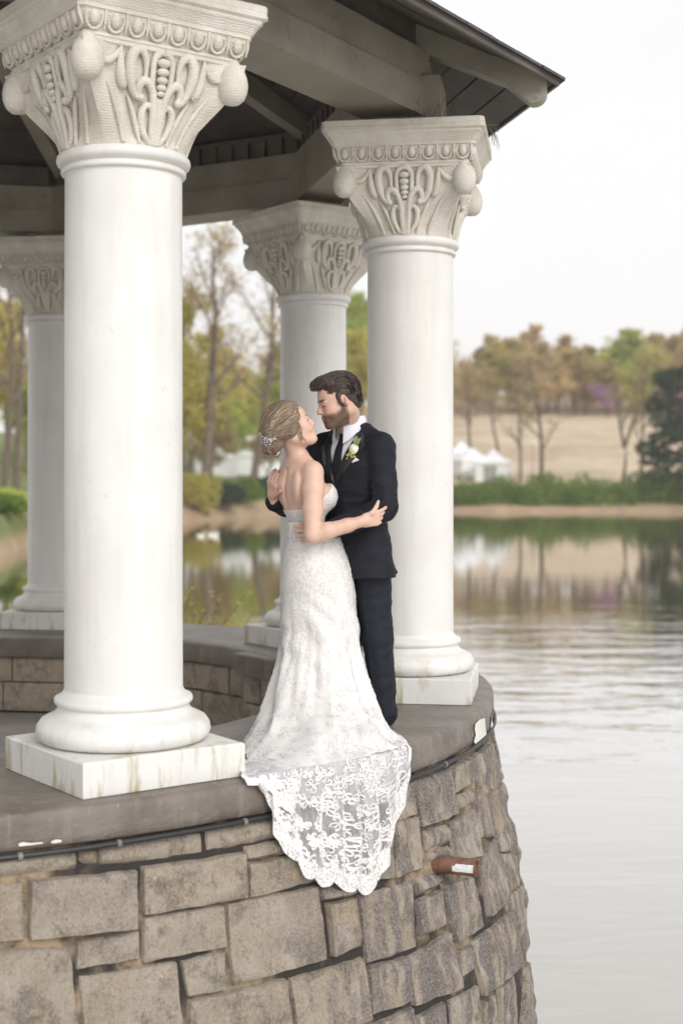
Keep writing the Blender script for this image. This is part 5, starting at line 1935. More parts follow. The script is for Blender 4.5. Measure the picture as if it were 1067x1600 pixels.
vol_obj(bv, 'beard', M_BEARD, groom, G_ORG, 1, tint=lambda V: np.repeat(np.random.default_rng(2).random((len(V), 1)), 3, 1))

# jacket
jk = Vol((-0.42, 6.72, 0.70), (0.38, 7.44, 1.62), 0.0042)
jsec = [(GCX + 0.025, GCY - 0.01, 0.745, 0.150, 0.215), (GCX + 0.018, GCY, 0.86, 0.142, 0.205), (GCX + 0.01, GCY, 0.98, 0.132, 0.188), (GCX, GCY, 1.09, 0.128, 0.178), (GCX, GCY, 1.20, 0.136, 0.192), (GCX, GCY, 1.30, 0.140, 0.200), (GCX, GCY, 1.385, 0.120, 0.190), (GCX, GCY, 1.455, 0.085, 0.130), (GCX, GCY, 1.50, 0.070, 0.085)]
jk.ecol(jsec, (gf.x, gf.y), 0.0)
jk.chain([gT(-0.01, 0.165, 1.405), gT(-0.012, 0.05, 1.475)], [0.060, 0.05], 0.035)
jk.chain([gT(-0.01, -0.175, 1.405), gT(-0.012, -0.05, 1.475)], [0.062, 0.05], 0.035)
jk.chain([SL_ + Vector((0.0, 0, 0.0)), SL_ * 0.45 + EL_ * 0.55, EL_], [0.078, 0.064, 0.061], 0.022)
jk.chain([EL_, EL_ * 0.45 + WL_ * 0.55, WL_ + (EL_ - WL_).normalized() * 0.035], [0.062, 0.055, 0.046], 0.012)
jk.chain([SR_, ER_, WR_ + (ER_ - WR_).normalized() * 0.02], [0.076, 0.062, 0.047], 0.02)
jk.chain([gT(-0.14, 0.10, 0.84), gT(-0.185, 0.13, 0.77)], [0.022, 0.012], 0.03)       # vent tail
# sleeve folds
for fr, am in ((0.70, 0.010), (0.80, 0.011), (0.90, 0.012)):
    p = SL_.lerp(EL_, fr)
    jk.rc(p + Vector((-0.058, -0.035, 0.012)), p + Vector((0.058, -0.045, -0.016)), 0.004, 0.002, 0.022)
for fr in (0.10, 0.22, 0.36, 0.52):
    p = EL_.lerp(WL_, fr)
    jk.rc(p + Vector((0.012, -0.05, 0.045)), p + Vector((-0.014, -0.05, -0.045)), 0.004, 0.002, 0.022)
X, Y_, Z_ = jk.grid()
gx, gy, gz = np.meshgrid(X, Y_, Z_, indexing='ij')
fw = (gx - GCX) * gf.x + (gy - GCY) * gf.y
lt = (gx - GCX) * gl_.x + (gy - GCY) * gl_.y
jk.D = np.maximum(jk.D, 0.752 - gz)
jk_solid = jk.D.copy()
# the V opening and the neck hole
vw = np.interp(gz, [1.215, 1.30, 1.42, 1.50, 1.6], [-0.004, 0.030, 0.072, 0.085, 0.09])
cut = np.maximum.reduce([np.abs(lt - 0.004) - vw, 0.035 - fw, 1.20 - gz])
neck = np.sqrt((lt / 1.0) ** 2 + ((fw - 0.02) / 1.05) ** 2) - 0.068
neck = np.maximum(neck, 1.40 - gz)
# the front edge where the jacket closes, and the cut-away below the button
slit = np.maximum.reduce([np.abs(lt - 0.012) - np.interp(gz, [0.75, 0.95, 1.05], [0.05, 0.008, 0.0015]), 0.07 - fw, gz - 1.06])
for cc in (cut, neck, slit):
    jk.D = np.maximum(jk.D, -cc)
def suit_disp(V):
    d = np.array([nz(p[0] * 9, p[1] * 9, p[2] * 6) * 0.6 + (1 - 2.4 * abs(nz(p[0] * 8 + p[2] * 7, p[1] * 8, p[2] * 16 - p[0] * 5))) * 0.55 for p in V])
    c = V - np.array([GCX, GCY, 0]); c[:, 2] = 0; c /= np.linalg.norm(c, axis=1)[:, None] + 1e-6
    return V + c * (d * 0.009)[:, None]
jacket = vol_obj(jk, 'jacket', M_SUIT, groom, G_ORG, 2, disp=suit_disp)
# shirt under it
sh = jk.like()
sh.D = np.maximum.reduce([jk_solid + 0.016, np.abs(lt) - 0.12, 1.0 - gz, -0.02 - fw, gz - 1.53, -(np.sqrt(lt ** 2 + (fw - 0.03) ** 2) - 0.055)])
shirt = vol_obj(sh, 'shirt', M_SHIRT, groom, G_ORG, 1)
del gx, gy, gz, fw, lt, cut, neck, slit, vw
def front(lat, z, off=0.0, D=None):
    """first jacket surface met from the front"""
    f_ = 0.26
    while f_ > 0.0:
        p = gT(f_, lat, z)
        if (D or sample_solid)(p) < 0:
            break
        f_ -= 0.002
    return gT(f_ + off, lat, z)
solid = jk.like(); solid.D = jk_solid
def sample_solid(p): return solid.sample(p)
def slab(poly_fn, nu, nv, off, thick, name, mat, parent):
    v, f = [], []
    for s_ in (off, off - thick):
        for j in range(nv):
            for i in range(nu):
                lat, z = poly_fn(i / (nu - 1), j / (nv - 1))
                e = 0.35 if (i in (0, nu - 1) or j in (0, nv - 1)) else 1.0
                v.append(front(lat, z, s_ * e if s_ > 0 else s_) - Vector(G_ORG))
    n = nu * nv
    for j in range(nv - 1):
        for i in range(nu - 1):
            a = j * nu + i
            f.append((a, a + 1, a + nu + 1, a + nu)); f.append((n + a, n + a + nu, n + a + nu + 1, n + a + 1))
    ring = list(range(nu)) + [j * nu + nu - 1 for j in range(1, nv)] + [(nv - 1) * nu + i for i in range(nu - 2, -1, -1)] + [j * nu for j in range(nv - 2, 0, -1)]
    for i in range(len(ring)):
        a, b = ring[i], ring[(i + 1) % len(ring)]
        f.append((b, a, n + a, n + b))
    me = mesh_data(name, v, f, mat, True, 50)
    return link(name, me, parent)
def lapel_fn(sg):
    def fn(u, v):
        # v: 0 at the button, 1 at the shoulder; inner edge follows the opening
        z = 1.205 + 0.265 * v
        inner = float(np.interp(z, [1.205, 1.30, 1.42, 1.50], [-0.002, 0.030, 0.070, 0.082]))
        w = float(np.interp(v, [0, 0.25, 0.55, 0.72, 0.78, 0.85, 1.0], [0.006, 0.035, 0.066, 0.086, 0.062, 0.050, 0.028]))
        return 0.004 + sg * (inner + w * u), z + (0.022 * u if 0.5 < v < 0.76 else 0)
    return fn
for sg in (1, -1):
    slab(lapel_fn(sg), 6, 18, 0.008, 0.012, 'lapel', M_LAPEL, jacket)
# tie
def tie_fn(u, v):
    z = 1.475 - 0.26 * v
    w = float(np.interp(v, [0, 0.08, 0.14, 0.17, 1.0], [0.017, 0.022, 0.014, 0.015, 0.034]))
    return 0.004 + (u - 0.5) * 2 * w, z
slab(tie_fn, 5, 18, -0.004, 0.012, 'tie', M_TIE, groom)
# collar: a band round the neck and two points
mb = MB(); v, f = [], []
nc = gT(0.018, 0, 1.0)
N = 40
for j, (rr, zz) in enumerate(((0.066, 1.475), (0.070, 1.500), (0.068, 1.530), (0.064, 1.545), (0.070, 1.552), (0.078, 1.535), (0.084, 1.500), (0.088, 1.478))):
    for i in range(N):
        a = 0.30 + (2 * PI - 0.60) * i / (N - 1)
        dv = gf * math.cos(a) + gl_ * math.sin(a)
        fr = math.cos(a)
        droop = -0.040 * max(0, fr) ** 1.5 - (0.050 * max(0, fr - 0.55) / 0.75 if j >= 6 else 0)
        ex = 0.012 * max(0, fr - 0.5) if j >= 5 else 0
        v.append(Vector((nc.x, nc.y, zz + droop + 0.012 * max(0, -fr))) + dv * (rr + ex) - Vector(G_ORG))
for j in range(7):
    for i in range(N - 1):
        f.append((j * N + i, j * N + i + 1, (j + 1) * N + i + 1, (j + 1) * N + i))
mb.add(v, f)
mb.obj('collar', M_SHIRT, shirt, sharp=60)
# shirt cuffs
for el, wr, r in ((EL_, WL_, 0.041), (ER_, WR_, 0.038)):
    d = (wr - el).normalized()
    mb = MB(); mb.tube([wr - d * 0.045 - Vector(G_ORG), wr - d * 0.02 - Vector(G_ORG), wr - d * 0.006 - Vector(G_ORG)], [r, r, r - 0.001], 18)
    mb.obj('cuff', M_SHIRT, shirt)
# sleeve buttons, jacket button
mb = MB(); p = front(0.0, 1.175, 0.004) - Vector(G_ORG); mb.ball(p, 0.008, 8, 6); mb.obj('button', M_TIE, jacket)
# pocket square
def square_fn(u, v):
    return 0.098 + 0.030 * u, 1.318 + 0.012 * u + v * (0.004 + 0.022 * (1 - abs(u - 0.45) * 1.9))
slab(square_fn, 6, 4, 0.006, 0.008, 'pocket_square', M_SHIRT, jacket)
# boutonniere
bp = front(0.105, 1.388, 0.02)
M_ROSE = simple_mat('cream_petals', (0.80, 0.78, 0.60), 0.6, 0.08, 40)
M_LEAFB = simple_mat('pale_green_leaf', (0.33, 0.40, 0.20), 0.6, 0.2, 40)
M_SPRIG = simple_mat('yellow_green_sprig', (0.42, 0.42, 0.10), 0.6, 0.2, 40)
bout = link('boutonniere', None, groom, loc=bp - Vector(G_ORG))
nrm = (gf + Vector((0, 0, 0.25))).normalized()
qm = nrm.to_track_quat('Z', 'Y').to_matrix().to_4x4()
for ring, (cnt, rr, hh, sz) in enumerate(((7, 0.020, 0.000, 0.017), (6, 0.014, 0.007, 0.014), (4, 0.007, 0.012, 0.010), (1, 0.0, 0.015, 0.008))):
    for i in range(cnt):
        a = 2 * PI * i / cnt + ring * 0.5
        mb = MB()
        Mx = qm @ Matrix.Translation((rr * math.cos(a), rr * math.sin(a), hh)) @ Matrix.Rotation(a, 4, 'Z') @ Matrix.Rotation(rad(35 + 12 * ring), 4, 'Y')
        mb.ball((0, 0, 0), (sz * 0.55, sz, sz * 0.35), 10, 6, M=Mx.to_3x3())
        mb.v = [tuple(Vector(p) + Mx.translation) for p in mb.v]
        mb.obj('petal', M_ROSE, bout)
def leaf_mesh(a, b, w, nrm_):
    a, b = Vector(a), Vector(b); d = b - a; s_ = d.cross(Vector(nrm_)).normalized()
    v, f = [], []
    for i in range(7):
        t_ = i / 6; ww = w * math.sin(PI * (0.05 + 0.93 * t_)) ** 0.8
        c_ = a + d * t_ + Vector(nrm_) * 0.006 * math.sin(PI * t_)
        v += [c_ - s_ * ww, c_ + Vector(nrm_) * -0.003, c_ + s_ * ww]
    for i in range(6):
        for j in range(2):
            f.append((i * 3 + j, i * 3 + j + 1, (i + 1) * 3 + j + 1, (i + 1) * 3 + j))
    m_ = MB(); m_.add(v, f); return m_
up = Vector((0, 0, 1))
leaf_mesh(gl_ * 0.010 + up * 0.015, gl_ * 0.026 + up * 0.062, 0.014, nrm).obj('leaf', M_LEAFB, bout)
leaf_mesh(gl_ * 0.020 + up * 0.010, gl_ * 0.048 + up * 0.052, 0.012, nrm).obj('leaf', M_LEAFB, bout)
mb = MB(); R = random.Random(8)
for i in range(16):
    e = gl_ * R.uniform(-0.035, 0.012) + up * R.uniform(-0.062, -0.02) + nrm * R.uniform(0, .012)
    mb.tube([Vector((0, 0, -0.005)), e * 0.5 + nrm * 0.006, e], [0.002, 0.0018, 0.0015], 4); mb.ball(e, 0.0062 * R.uniform(.7, 1.2), 6, 4)
mb.obj('sprig', M_SPRIG, bout)

# trousers and shoes
tr = Vol((-0.16, 6.90, 0.0), (0.40, 7.42, 1.05), 0.005)
tr.ecol([(GCX + 0.02, GCY, 0.80, 0.115, 0.17), (GCX + 0.01, GCY, 0.92, 0.12, 0.17), (GCX, GCY, 1.02, 0.11, 0.155)], (gf.x, gf.y), 0.0)
for hp, kn, an in (((0.145, 7.085, 0.84), (0.176, 7.065, 0.46), (0.212, 7.085, 0.07)), ((0.0, 7.18, 0.84), (0.03, 7.15, 0.46), (0.03, 7.17, 0.07))):
    tr.chain([hp, kn, (kn[0] * .4 + an[0] * .6, kn[1] * .4 + an[1] * .6, 0.23), an], [0.100, 0.077, 0.069, 0.066], 0.02)
    for q, w in ((0.30, 0.4), (0.42, 0.5), (0.16, 0.7), (0.10, 0.9)):
        c_ = Vector(kn).lerp(Vector(an), (0.46 - q) / 0.39)
        tr.rc(c_ + Vector((-0.05, -0.045, 0.02)), c_ + Vector((0.04, -0.048, -0.02)), 0.006, 0.003, 0.024)
    # crease
    tr.chain([Vector(hp) + gf * 0.092, Vector(kn) + gf * 0.076, Vector(an) + gf * 0.066], [0.004, 0.004, 0.004], 0.012)
X, Y_, Z_ = tr.grid()
tr.D = np.maximum(tr.D, (0.035 - Z_)[None, None, :])
vol_obj(tr, 'trousers', M_TROUSER, groom, G_ORG, 2, disp=suit_disp)
for an in ((0.212, 7.085), (0.03, 7.17)):
    sv = Vol((an[0] - 0.26, an[1] - 0.28, 0.0), (an[0] + 0.16, an[1] + 0.14, 0.14), 0.005)
    a0 = Vector((an[0], an[1], 0.0))
    sv.rc(a0 - gf * 0.03 + up * 0.04, a0 + gf * 0.15 + up * 0.032, 0.038, 0.034, 0.02)
    sv.rc(a0 + up * 0.05, a0 + up * 0.09, 0.042, 0.045, 0.02)
    sv.rc(a0 + gf * 0.15 + up * 0.03, a0 + gf * 0.20 + up * 0.025, 0.034, 0.024, 0.02)
    X, Y_, Z_ = sv.grid(); sv.D = np.maximum(sv.D, (0.004 - Z_)[None, None, :])
    vol_obj(sv, 'shoe', M_SHOE, groom, G_ORG, 1)
del solid, jk, sh, tr
# ================================================================== BRIDE
bf = Vector((0.85, 0.50, 0)).normalized(); br = Vector((bf.y, -bf.x, 0))       # facing, her right
BCX, BCY = -0.195, 7.0
B_ORG = (BCX, BCY, 0.0)
def bT(fwd, right, z):
    return Vector((BCX, BCY, 0)) + bf * fwd + br * right + Vector((0, 0, z))
bride = link('person', None, None, loc=B_ORG, label='blonde woman in a strapless white lace wedding gown looking up at the man', cat='person')
MBH = head_matrix((-0.244, 6.935, 1.498), 8, 23, -3, 0.95)
SRB, ERB, WRB = Vector((-0.135, 6.872, 1.268)), Vector((-0.138, 6.775, 0.972)), Vector((0.100, 6.790, 1.038))
SLB, ELB, WLB = Vector((-0.262, 7.125, 1.27)), Vector((-0.10, 7.30, 1.08)), Vector((0.13, 7.34, 1.12))
bb = Vol((-0.42, 6.68, 0.70), (0.30, 7.46, 1.66), 0.0038)
tsec = [(BCX, BCY, 0.72, 0.12, 0.165), (BCX, BCY, 0.84, 0.115, 0.16), (BCX + 0.022, BCY, 1.00, 0.074, 0.102), (BCX + 0.01, BCY, 1.10, 0.092, 0.128), (BCX - 0.012, BCY, 1.20, 0.088, 0.142), (BCX - 0.018, BCY, 1.27, 0.066, 0.140), (BCX - 0.022, BCY, 1.315, 0.050, 0.09)]
bb.ecol([(BCX, BCY, 0.84, 0.07, 0.09), (BCX + 0.02, BCY, 0.93, 0.070, 0.095), (BCX + 0.025, BCY, 1.0, 0.066, 0.094)] + tsec[3:], (bf.x, bf.y), 0.0)
for sg in (1, -1):
    bb.el(bT(0.070, sg * 0.066, 1.155), (0.068, 0.066, 0.068), k=0.035)
    bb.el(bT(-0.062, sg * 0.075, 1.20), (0.028, 0.05, 0.075), k=0.03)             # shoulder blades
bb.chain([bT(-0.01, 0.125, 1.285), bT(-0.02, 0.05, 1.318), bT(-0.02, -0.05, 1.318), bT(-0.01, -0.125, 1.285)], [0.042, 0.04, 0.04, 0.042], 0.03)
bb.chain([bT(-0.025, 0, 1.27), bT(-0.022, 0.0, 1.34), MBH @ Vector((-0.028, 0, -0.055))], [0.058, 0.049, 0.047], 0.03)
bb.rc(bT(-0.085, 0, 1.28), bT(-0.082, 0, 1.06), 0.010, 0.012, 0.02, op='sub')
bb.chain([SRB, SRB.lerp(ERB, 0.25), SRB.lerp(ERB, 0.6), ERB], [0.050, 0.051, 0.046, 0.038], 0.025)
bb.chain([ERB, ERB.lerp(WRB, 0.3), ERB.lerp(WRB, 0.7), WRB], [0.039, 0.040, 0.033, 0.0245], 0.015)
bb.chain([SLB, ELB, WLB], [0.046, 0.038, 0.026], 0.02)
head_prims(bb, MBH, False)
# right hand gripping his sleeve: thumb up, fingers wrapped round the far side
hand_prims(bb, WRB, WRB + Vector((0.085, 0.030, 0.018)), (0.15, -1.0, -0.25), (30, 48, 60, 66), 1.0, side=-1, s=0.93,
           thumb=[WRB + Vector((0.045, -0.002, 0.038)), WRB + Vector((0.066, 0.012, 0.068)), WRB + Vector((0.076, 0.020, 0.094))])
hand_prims(bb, WLB, WLB + Vector((0.08, -0.02, 0.03)), (0.1, 1, 0.1), (25, 30, 30, 30), 0.8, side=1, s=0.93)
vol_obj(bb, 'body', M_SKIN_F, bride, B_ORG, 1, tint=lambda V: face_tint(V, MBH, False))

# bodice
bo = bb.like()
bo.ecol(tsec, (bf.x, bf.y), 0.0)
for sg in (1, -1):
    bo.el(bT(0.074, sg * 0.066, 1.152), (0.074, 0.071, 0.074), k=0.03)
X, Y_, Z_ = bo.grid()
gx, gy, gz = np.meshgrid(X, Y_, Z_, indexing='ij')
fw = (gx - BCX) * bf.x + (gy - BCY) * bf.y
lt = (gx - BCX) * br.x + (gy - BCY) * br.y
topz = np.interp(fw, [-0.12, -0.08, 0.0, 0.06, 0.12, 0.18], [1.085, 1.085, 1.105, 1.165, 1.222, 1.235]) - 0.03 * np.exp(-(lt / 0.03) ** 2) * (fw > 0.05)
bo.D = np.maximum.reduce([bo.D - 0.0065, gz - topz, 0.975 - gz])
del gx, gy, gz, fw, lt
def bead_disp(V):
    d = np.array([nz(p[0] * 70, p[1] * 70, p[2] * 70) for p in V])
    c = V - np.array([BCX, BCY, 0]); c[:, 2] = 0; c /= np.linalg.norm(c, axis=1)[:, None] + 1e-6
    return V + c * (d * 0.0022)[:, None]
vol_obj(bo, 'bodice', M_DRESS, bride, B_ORG, 1, disp=bead_disp)
del bo

# skirt: rings of (z, x_left, x_right, y_centre, r_y)
RINGS = [(1.03, -0.262, -0.040, 7.00, 0.126), (0.98, -0.268, -0.022, 7.00, 0.134), (0.91, -0.272, 0.008, 7.0, 0.150), (0.82, -0.292, 0.042, 7.0, 0.166), (0.74, -0.300, 0.058, 7.0, 0.172),
         (0.64, -0.298, 0.070, 7.0, 0.168), (0.54, -0.294, 0.078, 6.99, 0.160), (0.42, -0.298, 0.090, 6.98, 0.158), (0.32, -0.312, 0.102, 6.96, 0.170), (0.23, -0.334, 0.122, 6.92, 0.205), (0.15, -0.366, 0.152, 6.86, 0.27), (0.085, -0.405, 0.195, 6.76, 0.37)]
HEM = [(-0.463, 6.62), (-0.470, 6.40), (-0.440, 6.17), (-0.400, 6.02), (-0.315, 5.895), (-0.20, 5.965), (-0.09, 6.055), (0.07, 6.225), (0.20, 6.39), (0.285, 6.52),
       (0.315, 6.60), (0.285, 6.78), (0.250, 6.92), (0.215, 7.08), (0.12, 7.22), (-0.05, 7.29), (-0.22, 7.28), (-0.36, 7.17), (-0.43, 7.0), (-0.455, 6.82)]
hc = np.array([-0.085, 6.60])
ha = np.unwrap(np.array([math.atan2(y - hc[1], x - hc[0]) for x, y in HEM]))
hp = np.array(HEM)
order = np.argsort(ha % (2 * PI)); ha_s = (ha % (2 * PI))[order]; hp_s = hp[order]
ha_e = np.concatenate([[ha_s[-1] - 2 * PI], ha_s, [ha_s[0] + 2 * PI]]); hp_e = np.vstack([hp_s[-1], hp_s, hp_s[0]])
NP, NS = 220, 96
def ring_pt(k, ph):
    z, xl, xr, yc, ry = RINGS[k]
    return np.array([(xl + xr) / 2 + (xr - xl) / 2 * math.cos(ph), yc + ry * math.sin(ph), z])
def hem_pt(ph):
    return np.array([np.interp(ph % (2 * PI), ha_e, hp_e[:, 0]), np.interp(ph % (2 * PI), ha_e, hp_e[:, 1]), 0.010])
V = np.zeros((NS, NP, 3))
for i in range(NP):
    ph = 2 * PI * i / NP
    hpnt = hem_pt(ph)
    hpnt[:2] += (hc - hpnt[:2]) * (0.018 + 0.030 * nz(ph * 5, 1.0, 2.0) + 0.085 * max(0.0, -math.sin(ph)) ** 0.5 * (1 + 0.5 * nz(ph * 9, 3, 3)))
    ctrl = [ring_pt(k, ph) for k in range(len(RINGS))]
    last = ctrl[-1]
    mid = last * 0.5 + hpnt * 0.5; mid[2] = 0.040
    ctrl += [mid, hpnt]
    P = spline([tuple(c_) for c_ in ctrl], NS)
    V[:, i] = P
zs = V[:, :, 2]
ctr = np.stack([V[:, :, 0].mean(1), V[:, :, 1].mean(1)], 1)
for j in range(NS):
    for i in range(NP):
        ph = 2 * PI * i / NP
        p = V[j, i]
        u = j / (NS - 1)
        lowf = float(sstep(0.34, 0.80, u)) * (1 - 0.75 * float(sstep(0.93, 1.0, u)))
        tw = ph + 1.1 * (1 - u)
        fold = 0.018 * math.sin(6 * tw + 1.3 * math.sin(2 * ph)) + 0.010 * math.sin(11 * tw + 2 * nz(ph * 2, u * 3, 1)) + 0.003 * math.sin(25 * ph + 4 * u)
        wr = 0.004 * nz(math.cos(ph) * 3, math.sin(ph) * 3, p[2] * 9) + 0.0012 * nz(p[0] * 60, p[1] * 60, p[2] * 60)
        pinch = 0.006 * math.sin(p[2] * 38 + math.cos(ph - 0.6) * 9 + 3 * nz(ph, p[2] * 5, 2)) * math.exp(-((p[2] - 0.50) / 0.14) ** 2)
        d = np.array([p[0] - ctr[j, 0], p[1] - ctr[j, 1]]); d /= np.linalg.norm(d) + 1e-9
        off = fold * lowf + wr + pinch
        V[j, i, :2] += d * off
        if u > 0.78:
            V[j, i, 2] = max(0.006 + 0.004 * (1 - u), p[2] + lowf * 0.012 * math.sin(6 * ph + 5 * u + 2 * nz(ph * 2, 0, 4)) + 0.006 * nz(p[0] * 14, p[1] * 14, 5))
idx = np.arange(NS * NP).reshape(NS, NP)
a = idx[:-1, :]; b = np.roll(a, -1, 1); c2 = np.roll(idx[1:, :], -1, 1); d2 = idx[1:, :]
Fq = np.stack([a.ravel(), d2.ravel(), c2.ravel(), b.ravel()], 1)
skirt = link('skirt', mesh_data('skirt', V.reshape(-1, 3) - np.array(B_ORG), Fq, M_DRESS, True), bride)

# embroidered lace applied to the skirt
SKV = V.copy()
def skirt_pt(u, v, lift):
    fu, fv = (u % 1.0) * NP, min(max(v, 0), 0.999) * (NS - 1)
    i0, j0 = int(fu), int(fv); a_, b_ = fu - i0, fv - j0
    i1, i2 = i0 % NP, (i0 + 1) % NP
    p = (SKV[j0, i1] * (1 - a_) + SKV[j0, i2] * a_) * (1 - b_) + (SKV[j0 + 1, i1] * (1 - a_) + SKV[j0 + 1, i2] * a_) * b_
    du = SKV[j0, i2] - SKV[j0, i1]; dv = SKV[j0 + 1, i1] - SKV[j0, i1]
    n = np.cross(dv, du); n /= np.linalg.norm(n) + 1e-12
    return Vector(p + n * lift), Vector(n), np.linalg.norm(du) * NP, np.linalg.norm(dv) * (NS - 1)
CURLS = []
for sg in (1, -1):
    CURLS += [[(0, 0), (sg * .25, .25), (sg * .55, .35), (sg * .8, .15), (sg * .7, -.12), (sg * .5, -.05)], [(0, .1), (sg * .12, .5), (sg * .35, .8), (sg * .6, .8), (sg * .62, .58)],
              [(0, -.1), (sg * .25, -.2), (sg * .45, -.5), (sg * .3, -.75), (sg * .12, -.62)], [(sg * .3, .3), (sg * .6, .55), (sg * .95, .5)]]
CURLS += [[(0, -.8), (0.05, -.3), (0, .2), (-0.03, .9)]]
R = random.Random(77)
mb = MB()
for v0 in np.linspace(0.04, 0.97, 25):
    lu = skirt_pt(0.75, float(v0), 0)[2]
    n_ = int(lu * 0.62 / 0.062)
    for u0 in np.linspace(0.42, 1.10, max(6, n_)):
        u1, v1 = u0 + R.gauss(0, .008), float(v0) + R.gauss(0, .008)
        _, _, mu, mv = skirt_pt(u1, v1, 0)
        rot = R.uniform(0, 6.28); size = R.uniform(0.026, 0.038)
        for cv in CURLS:
            if R.random() < 0.25: continue
            P = spline([(x_ * math.cos(rot) - y_ * math.sin(rot), x_ * math.sin(rot) + y_ * math.cos(rot)) for x_, y_ in cv], 7)
            vv, ff, pts = [], [], []
            w = R.uniform(0.0035, 0.0055)
            for a_, b_ in P:
                p, n, _, _ = skirt_pt(u1 + a_ * size / mu, v1 + b_ * size / mv, 0.0022)
                pts.append((p, n))
            for q in range(7):
                td = (pts[min(q + 1, 6)][0] - pts[max(q - 1, 0)][0])
                if td.length < 1e-7: td = Vector((0, 0, 1))
                s_ = td.normalized().cross(pts[q][1]).normalized() * (w * math.sin(PI * (0.12 + 0.8 * q / 6)))
                p = pts[q][0] - Vector(B_ORG)
                vv += [p - s_, p + pts[q][1] * 0.0012, p + s_]
            for q in range(6):
                for k_ in range(2):
                    a_ = q * 3 + k_
                    ff.append((a_, a_ + 1, a_ + 4, a_ + 3))
            mb.add(vv, ff)
mb.obj('applique', M_LACE, skirt, sharp=70, kind='stuff')

# sheer train falling over the edge of the coping
def cloth_r(z):
    if z > -0.004:
        return CAPR + 0.004
    return max(CAPR + 0.016 + 0.008 * float(sstep(-0.08, -0.14, z)), wall_r(min(z, -CAPT)) + 0.030 if z < -CAPT - 0.03 else CAPR + 0.016)
def cloth_hit(x, y):
    d = Vector(((x - CX) / F_PX, 1.0, -(y - YH) / F_PX))
    tt = 5.0
    while tt < 8.0:
        p = Vector((0, 0, CAM_H)) + d * tt
        if p.z < 0.006 and math.hypot(p.x - GC[0], p.y - GC[1]) <= cloth_r(p.z):
            break
        tt += 0.004
    return p
EDGE = []
for x in range(360, 660, 4):     # where the coping edge runs in the picture
    best = None
    for th in np.linspace(rad(-70), rad(-10), 1200):
        p = pol(CAPR, th, 0.0)
        e = abs(CX + F_PX * p.x / p.y - x)
        if best is None or e < best[0]:
            best = (e, th)
    EDGE.append((x, best[1]))
ex = [e[0] for e in EDGE]; et = [e[1] for e in EDGE]
BOT = [(0, 410, 1221), (0.07, 416, 1252), (0.12, 424, 1272), (0.18, 425, 1302), (0.25, 441, 1330), (0.31, 462, 1346), (0.38, 474, 1368), (0.48, 500, 1383), (0.57, 526, 1384), (0.64, 548, 1394), (0.70, 568, 1396), (0.765, 586, 1386),
       (0.81, 594, 1364), (0.865, 607, 1345), (0.90, 611, 1315), (0.93, 615, 1285), (0.965, 629, 1258), (1.0, 633, 1212)]
BOT = np.array(BOT)
_UB = np.linspace(0, 1, 241)
_B0 = np.array([tuple(cloth_hit(float(np.interp(u_, BOT[:, 0], BOT[:, 1])), float(np.interp(u_, BOT[:, 0], BOT[:, 2])))) for u_ in _UB])
def train_pt(u, v, lift=0.0):
    """v<0: lying on the coping, 0: at the edge, 1: lower border"""
    u = min(max(u, 0.0), 1.0)
    xt = 383 + (634 - 383) * u
    th = float(np.interp(xt, ex, et))
    if v <= 0:
        r = CAPR + 0.010 + v * 0.26 * min(1.0, 0.10 + u * 5)
        return pol(r + 0.0, th, 0.020 + 0.010 * (0.5 + 0.5 * math.sin(u * 60)) * min(1, -v) + lift - 0.006 * (1 + v))
    # scalloped border
    sc_ = abs(math.sin(u * PI * 9 + 0.2)) ** 0.6
    e0 = pol(CAPR + 0.012, th, 0.004)
    b0 = Vector([float(np.interp(u, _UB, _B0[:, q_])) for q_ in range(3)])
    p = e0.lerp(b0, v)
    hang = 1.0 + 0.060 * (sc_ - 0.75) * float(sstep(0.6, 1.0, v))
    z = e0.z + (b0.z - e0.z) * v * hang
    th2 = math.atan2(p.y - GC[1], p.x - GC[0])
    fold = 0.5 + 0.5 * math.sin(u * 46 + 6 * u * u + 1.5 * math.sin(u * 9) + 0.8 * v) + 0.40 * math.sin(u * 97 + v) * float(sstep(0.3, 0.7, u))
    r = max(cloth_r(z), CAPR + 0.012) + (0.003 + 0.024 * fold * (1 - 0.7 * float(sstep(0.6, 1.0, v)))) * min(1, v * 2.2) + lift
    th2 += 0.0035 * (1 - float(sstep(0.5, 0.95, v))) * math.cos(u * 46 + 1.5 * math.sin(u * 9) + 0.8 * v) * min(1, v * 2)
    return pol(r, th2, z)
NU_, NV_ = 170, 60
vs = list(np.linspace(-1.0, 0, 10)[:-1]) + list(np.linspace(0, 1, NV_ - 9))
V = np.array([[tuple(train_pt(i / (NU_ - 1), v_)) for i in range(NU_)] for v_ in vs])
n_r = len(vs)
idx = np.arange(n_r * NU_).reshape(n_r, NU_)
Fq = np.stack([idx[:-1, :-1].ravel(), idx[1:, :-1].ravel(), idx[1:, 1:].ravel(), idx[:-1, 1:].ravel()], 1)
train = link('train', mesh_data('train', V.reshape(-1, 3) - np.array(B_ORG), Fq, M_TULLE, True), bride)
